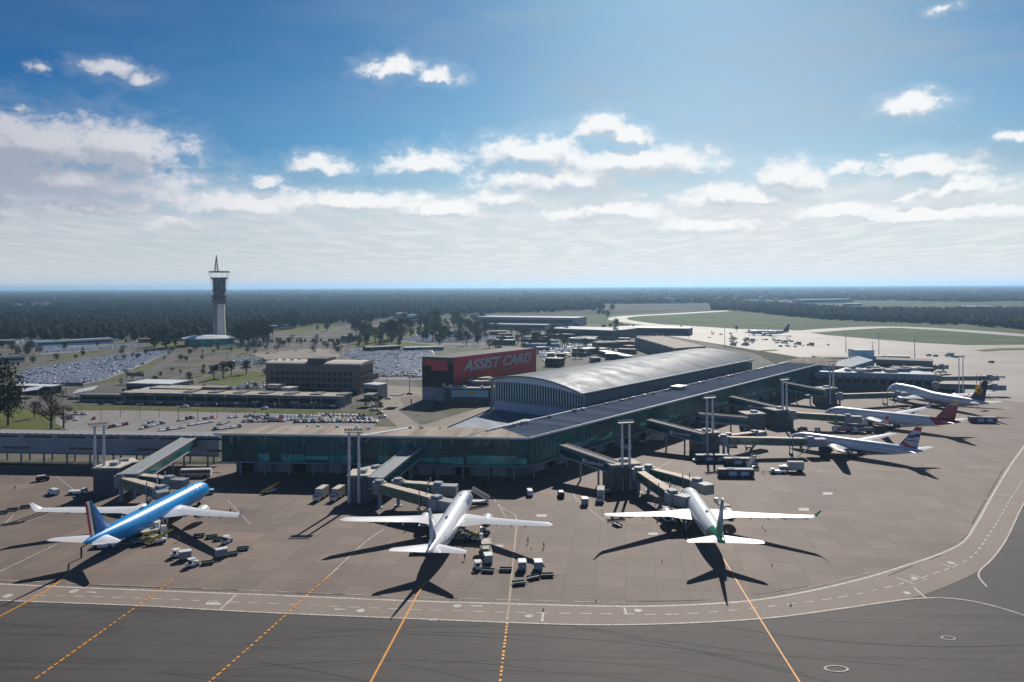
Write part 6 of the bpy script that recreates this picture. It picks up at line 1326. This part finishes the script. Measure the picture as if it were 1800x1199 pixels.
for x, y, h_, lab in ((271, 610, 32, 'left one of two tall dark poplars'), (292, 611, 34, 'right one of two tall dark poplars'), (308, 608, 22, 'shorter dark poplar left of the oval building'), (146, 625, 14, 'solitary small dark tree between the left lots')): tree('poplar', x, y, h_, lab, wide=2.0)
def grove(x0, x1, y0, y1, n_, h0, h1, kinds, lab, grp):
    for i in range(n_): tree(rt.choice(kinds), rt.uniform(x0, x1), rt.uniform(y0, y1), rt.uniform(h0, h1), lab, grp, rt.uniform(.9, 1.3))
grove(418, 472, 602, 610, 10, 26, 46, ['round', 'pine'], 'dark tree in the dense clump right of the control tower', 'trees in the clump right of the control tower')
grove(476, 525, 572, 580, 8, 18, 30, ['round'], 'tall dark tree at the edge of the forest behind the toll lanes', 'trees at the forest edge behind the toll lanes')
grove(655, 690, 590, 603, 5, 28, 42, ['poplar', 'pine'], 'tall slender dark tree behind the central car park', 'tall slender trees behind the central car park')
grove(720, 790, 575, 604, 16, 14, 32, ['round', 'pine', 'poplar'], 'dark tree in the park above the central lot', 'trees in the park above the central lot')
grove(616, 720, 585, 612, 16, 12, 26, ['round', 'bare', 'pine'], 'small tree on the bright lawns above the central lot', 'trees on the lawns above the central lot')
grove(780, 850, 566, 606, 16, 12, 26, ['round', 'pine', 'bare'], 'tree scattered among the far lots behind the red advert', 'trees among the far lots behind the red advert')
grove(850, 1010, 585, 618, 22, 9, 20, ['round', 'pine'], 'tree scattered between the low service buildings', 'trees between the low service buildings')
grove(1000, 1080, 545, 560, 8, 10, 18, ['round'], 'tree on the grass by the taxi loop', 'trees on the grass by the taxi loop')
grove(0, 60, 612, 640, 12, 10, 18, ['round', 'bare'], 'small tree between the left lots and the picture edge', 'trees near the left lots')
grove(450, 600, 602, 622, 14, 6, 12, ['round'], 'low round tree along the toll lanes', 'trees along the toll lanes')
grove(640, 672, 700, 724, 6, 12, 22, ['bare', 'round'], 'small bare tree at the right corner of the office block', 'trees at the office corner')
grove(150, 640, 709, 716, 20, 5, 9, ['round', 'bare'], 'little roadside tree before the long pavilion', 'little trees before the long pavilion')
grove(860, 1110, 575, 636, 46, 9, 22, ['round', 'pine', 'bare'], 'dark tree between the roofs behind the curved metal roof', 'trees between the roofs behind the great hall')
grove(600, 860, 572, 612, 40, 10, 30, ['round', 'pine'], 'dark bushy tree between the lawns and lots above the central car park', 'bushy trees above the central car park')
grove(0, 330, 600, 640, 22, 8, 16, ['round', 'bare'], 'tree along the verges of the left car parks', 'trees along the verges of the left car parks')
grove(200, 480, 625, 700, 34, 7, 14, ['round', 'bare'], 'small verge tree between the access roads and the office block', 'verge trees left of the office block')
grove(440, 660, 572, 625, 34, 7, 18, ['round', 'pine', 'bare'], 'small dark tree round the toll lanes and approach roads', 'trees round the approach roads')
grove(690, 860, 560, 605, 40, 9, 22, ['round', 'pine'], 'tree in the wooded lots above the red advert', 'trees in the wooded lots')
grove(300, 460, 600, 628, 22, 7, 14, ['round', 'bare'], 'tree near the foot of the control tower', 'trees near the control tower foot')
grove(1000, 1330, 576, 600, 14, 5, 9, ['round'], 'low bush at the edge of the far apron', 'bushes at the far apron edge')
rb_ = random.Random(5)
for i in range(34):
    x, y = rb_.uniform(850, 1100), rb_.uniform(580, 640)
    if y > 628 and x < 950: continue
    bld('service_shed', 'low shed among the jumble of small roofs behind the curved metal roof', 'building', (x, y), (x + rb_.uniform(9, 30), y + rb_.uniform(-1, 1.5)), rb_.uniform(6, 14), rb_.uniform(3.5, 7), M[rb_.choice(('mid', 'grey', 'dark_concrete', 'brick'))], M[rb_.choice(('white', 'cream', 'steel', 'grey', 'beige_roof'))], 1, 0, wh=.3, group='small roofs behind the curved metal roof')
tree('round', 1053, 556, 12, 'single round tree on the grass inside the taxi loop')
# hedges of the planted ramp by the pavilion
# ---------------------------------------------------------------- forest
rng = np.random.default_rng(5)
def ico(sub):
    bm = bmesh.new(); bmesh.ops.create_icosphere(bm, subdivisions=sub, radius=1.0); v = np.array([x.co[:] for x in bm.verts]); f = [tuple(y.index for y in x.verts) for x in bm.faces]; bm.free(); return v, np.array(f)
def forest(name, label, P, n, hgt, rad, sub, mats, hi=None):
    V0, F0 = ico(sub); nv = len(V0); k = len(P)
    s = rng.uniform(.7, 1.3, (k, 1, 1)) * rad; hz_ = rng.uniform(.6, 1.25, (k, 1, 1)) * hgt
    jit = 1 + rng.normal(0, .2, (k, nv, 1)); ang = rng.uniform(0, 6.28, k); c_, s_ = np.cos(ang), np.sin(ang)
    v = V0[None] * jit; x = v[..., 0] * c_[:, None] - v[..., 1] * s_[:, None]; y = v[..., 0] * s_[:, None] + v[..., 1] * c_[:, None]
    out = np.stack([x * s[..., 0] + P[:, 0:1], y * s[..., 0] + P[:, 1:2], np.maximum(0, (v[..., 2] * .55 + .5)) * hz_[..., 0]], -1).reshape(-1, 3)
    f = (F0[None] + (np.arange(k) * nv)[:, None, None]).reshape(-1, 3)
    me = bpy.data.meshes.new(name); me.vertices.add(len(out)); me.vertices.foreach_set('co', out.ravel()); me.loops.add(f.size); me.loops.foreach_set('vertex_index', f.ravel().astype(np.int32)); me.polygons.add(len(f)); me.polygons.foreach_set('loop_start', np.arange(0, f.size, 3, dtype=np.int32))
    try: me.polygons.foreach_set('loop_total', np.full(len(f), 3, dtype=np.int32))
    except Exception: pass
    for m in mats: me.materials.append(m)
    me.polygons.foreach_set('use_smooth', np.ones(len(f), dtype=bool))
    if len(mats) > 1:
        pick_ = (np.sin(P[:, 0] * .004 + np.sin(P[:, 1] * .003) * 2) + rng.normal(0, .5, k)) ; mi = np.where(pick_ > .9, 1, np.where(pick_ < -1.1, 2, 0)); me.polygons.foreach_set('material_index', np.repeat(mi, len(F0)).astype(np.int32))
    me.update(); me.validate(); o = link(bpy.data.objects.new(name, me)); tag(o, label, 'forest', kind='stuff'); return o
M['forest_a'] = mat('forest_a', (.006, .01, .009), .9, scale=.02, col2=(.015, .021, .014), spec=.1, det=8)
M['forest_b'] = mat('forest_b', (.015, .013, .012), .9, scale=.03, col2=(.028, .024, .02), spec=.1, det=8)
M['forest_c'] = mat('forest_c', (.005, .008, .008), .9, scale=.03, col2=(.011, .016, .012), spec=.1)
def inpix(poly, n):
    """random points on the ground inside a pixel outline"""
    Q = [Vector(p).to_3d() for p in poly]; xs = [p[0] for p in poly]; ys = [p[1] for p in poly]; W3 = pxpoly(poly); out = []
    x0, x1, y0, y1 = min(q.x for q in W3), max(q.x for q in W3), min(q.y for q in W3), max(q.y for q in W3); tries = 0
    while len(out) < n and tries < n * 12:
        tries += 1; x, y = rng.uniform(x0, x1), rng.uniform(y0, y1)
        if inpoly(x, y, W3): out.append((x, y))
    return np.array(out)
FL = [(-300, 606), (0, 600), (200, 598), (330, 600), (440, 596), (480, 577), (560, 572), (640, 564), (700, 558), (840, 552), (960, 550), (1010, 546), (1050, 545), (1050, 526), (-300, 532)]
P = inpix(FL, 26000); forest('forest', 'dense dark woodland spreading behind the control tower and car parks', P, 0, 14, 4.8, 1, [M['forest_a'], M['forest_b'], M['forest_c']])
FR = [(1250, 545), (1305, 547), (1390, 557), (1480, 564), (1560, 567), (1700, 572), (1800, 580), (2200, 600), (2200, 548), (1500, 546), (1400, 538), (1250, 530)]
P = inpix(FR, 10000); forest('woodland', 'low dark wood along the far side of the airfield at right', P, 0, 11, 4.6, 1, [M['forest_c'], M['forest_a'], M['forest_c']])
P = np.stack([rng.uniform(-1, 1, 14000), rng.uniform(0, 1, 14000)], -1); yy = 3200 + 5600 * P[:, 1] ** 1.1; dens_ = (np.sin(P[:, 0] * 9 + yy * .002) + np.sin(yy * .0045 + P[:, 0] * 4)) > -.75
P = np.stack([P[:, 0] * yy * .78, yy], -1)[dens_]; forest('far_forest', 'hazy blue belts of trees towards the horizon', P, 0, 17, 24, 1, [M['forest_a'], M['forest_b'], M['forest_c']])
P = np.stack([rng.uniform(-1, 1, 9000), rng.uniform(0, 1, 9000)], -1); yy = 8800 + 15000 * P[:, 1] ** 1.5; dens_ = (np.sin(P[:, 0] * 5 + yy * .0008) + np.sin(yy * .0021)) > -.2
P = np.stack([P[:, 0] * yy * .78, yy], -1)[dens_]; forest('horizon_forest', 'palest tree belts lying along the horizon', P, 0, 20, 70, 1, [M['forest_a']])
# far scattered roofs
rf = random.Random(77)
for (x0, x1, y0, y1, n_, lab) in ((20, 80, 541, 545, 6, 'tiny pale roof in the far woods at left'), (430, 446, 510, 512, 3, 'tiny bright block near the horizon right of the control tower'), (1150, 1400, 520, 535, 8, 'tiny pale roof in the far woods at right')):
    for i in range(n_):
        x, y = rf.uniform(x0, x1), rf.uniform(y0, y1); w_ = rf.uniform(4, 9)
        bld('distant_roof', lab, 'building', (x, y), (x + w_, y), 30, 22, M['cream'], M['steel'], 0, 0, group='tiny roofs in the far woods')
# ---------------------------------------------------------------- haze
def haze():
    mb = MB(); mb.box((0, 20000, 64), (70000, 44000, 130)); m = bpy.data.materials.new('haze'); m.use_nodes = True; t = NG(m.node_tree); t.t.nodes.clear()
    p = t.n('ShaderNodeVolumePrincipled', {'Color': (.42, .70, 1.0, 1), 'Density': 6.2e-5, 'Anisotropy': .5}); t.n('ShaderNodeOutputMaterial', {1: p.outputs[0]})
    o = mb.build('haze', m, base=False); tag(o, 'pale blue haze thickening towards the horizon', 'haze', kind='stuff')
haze()
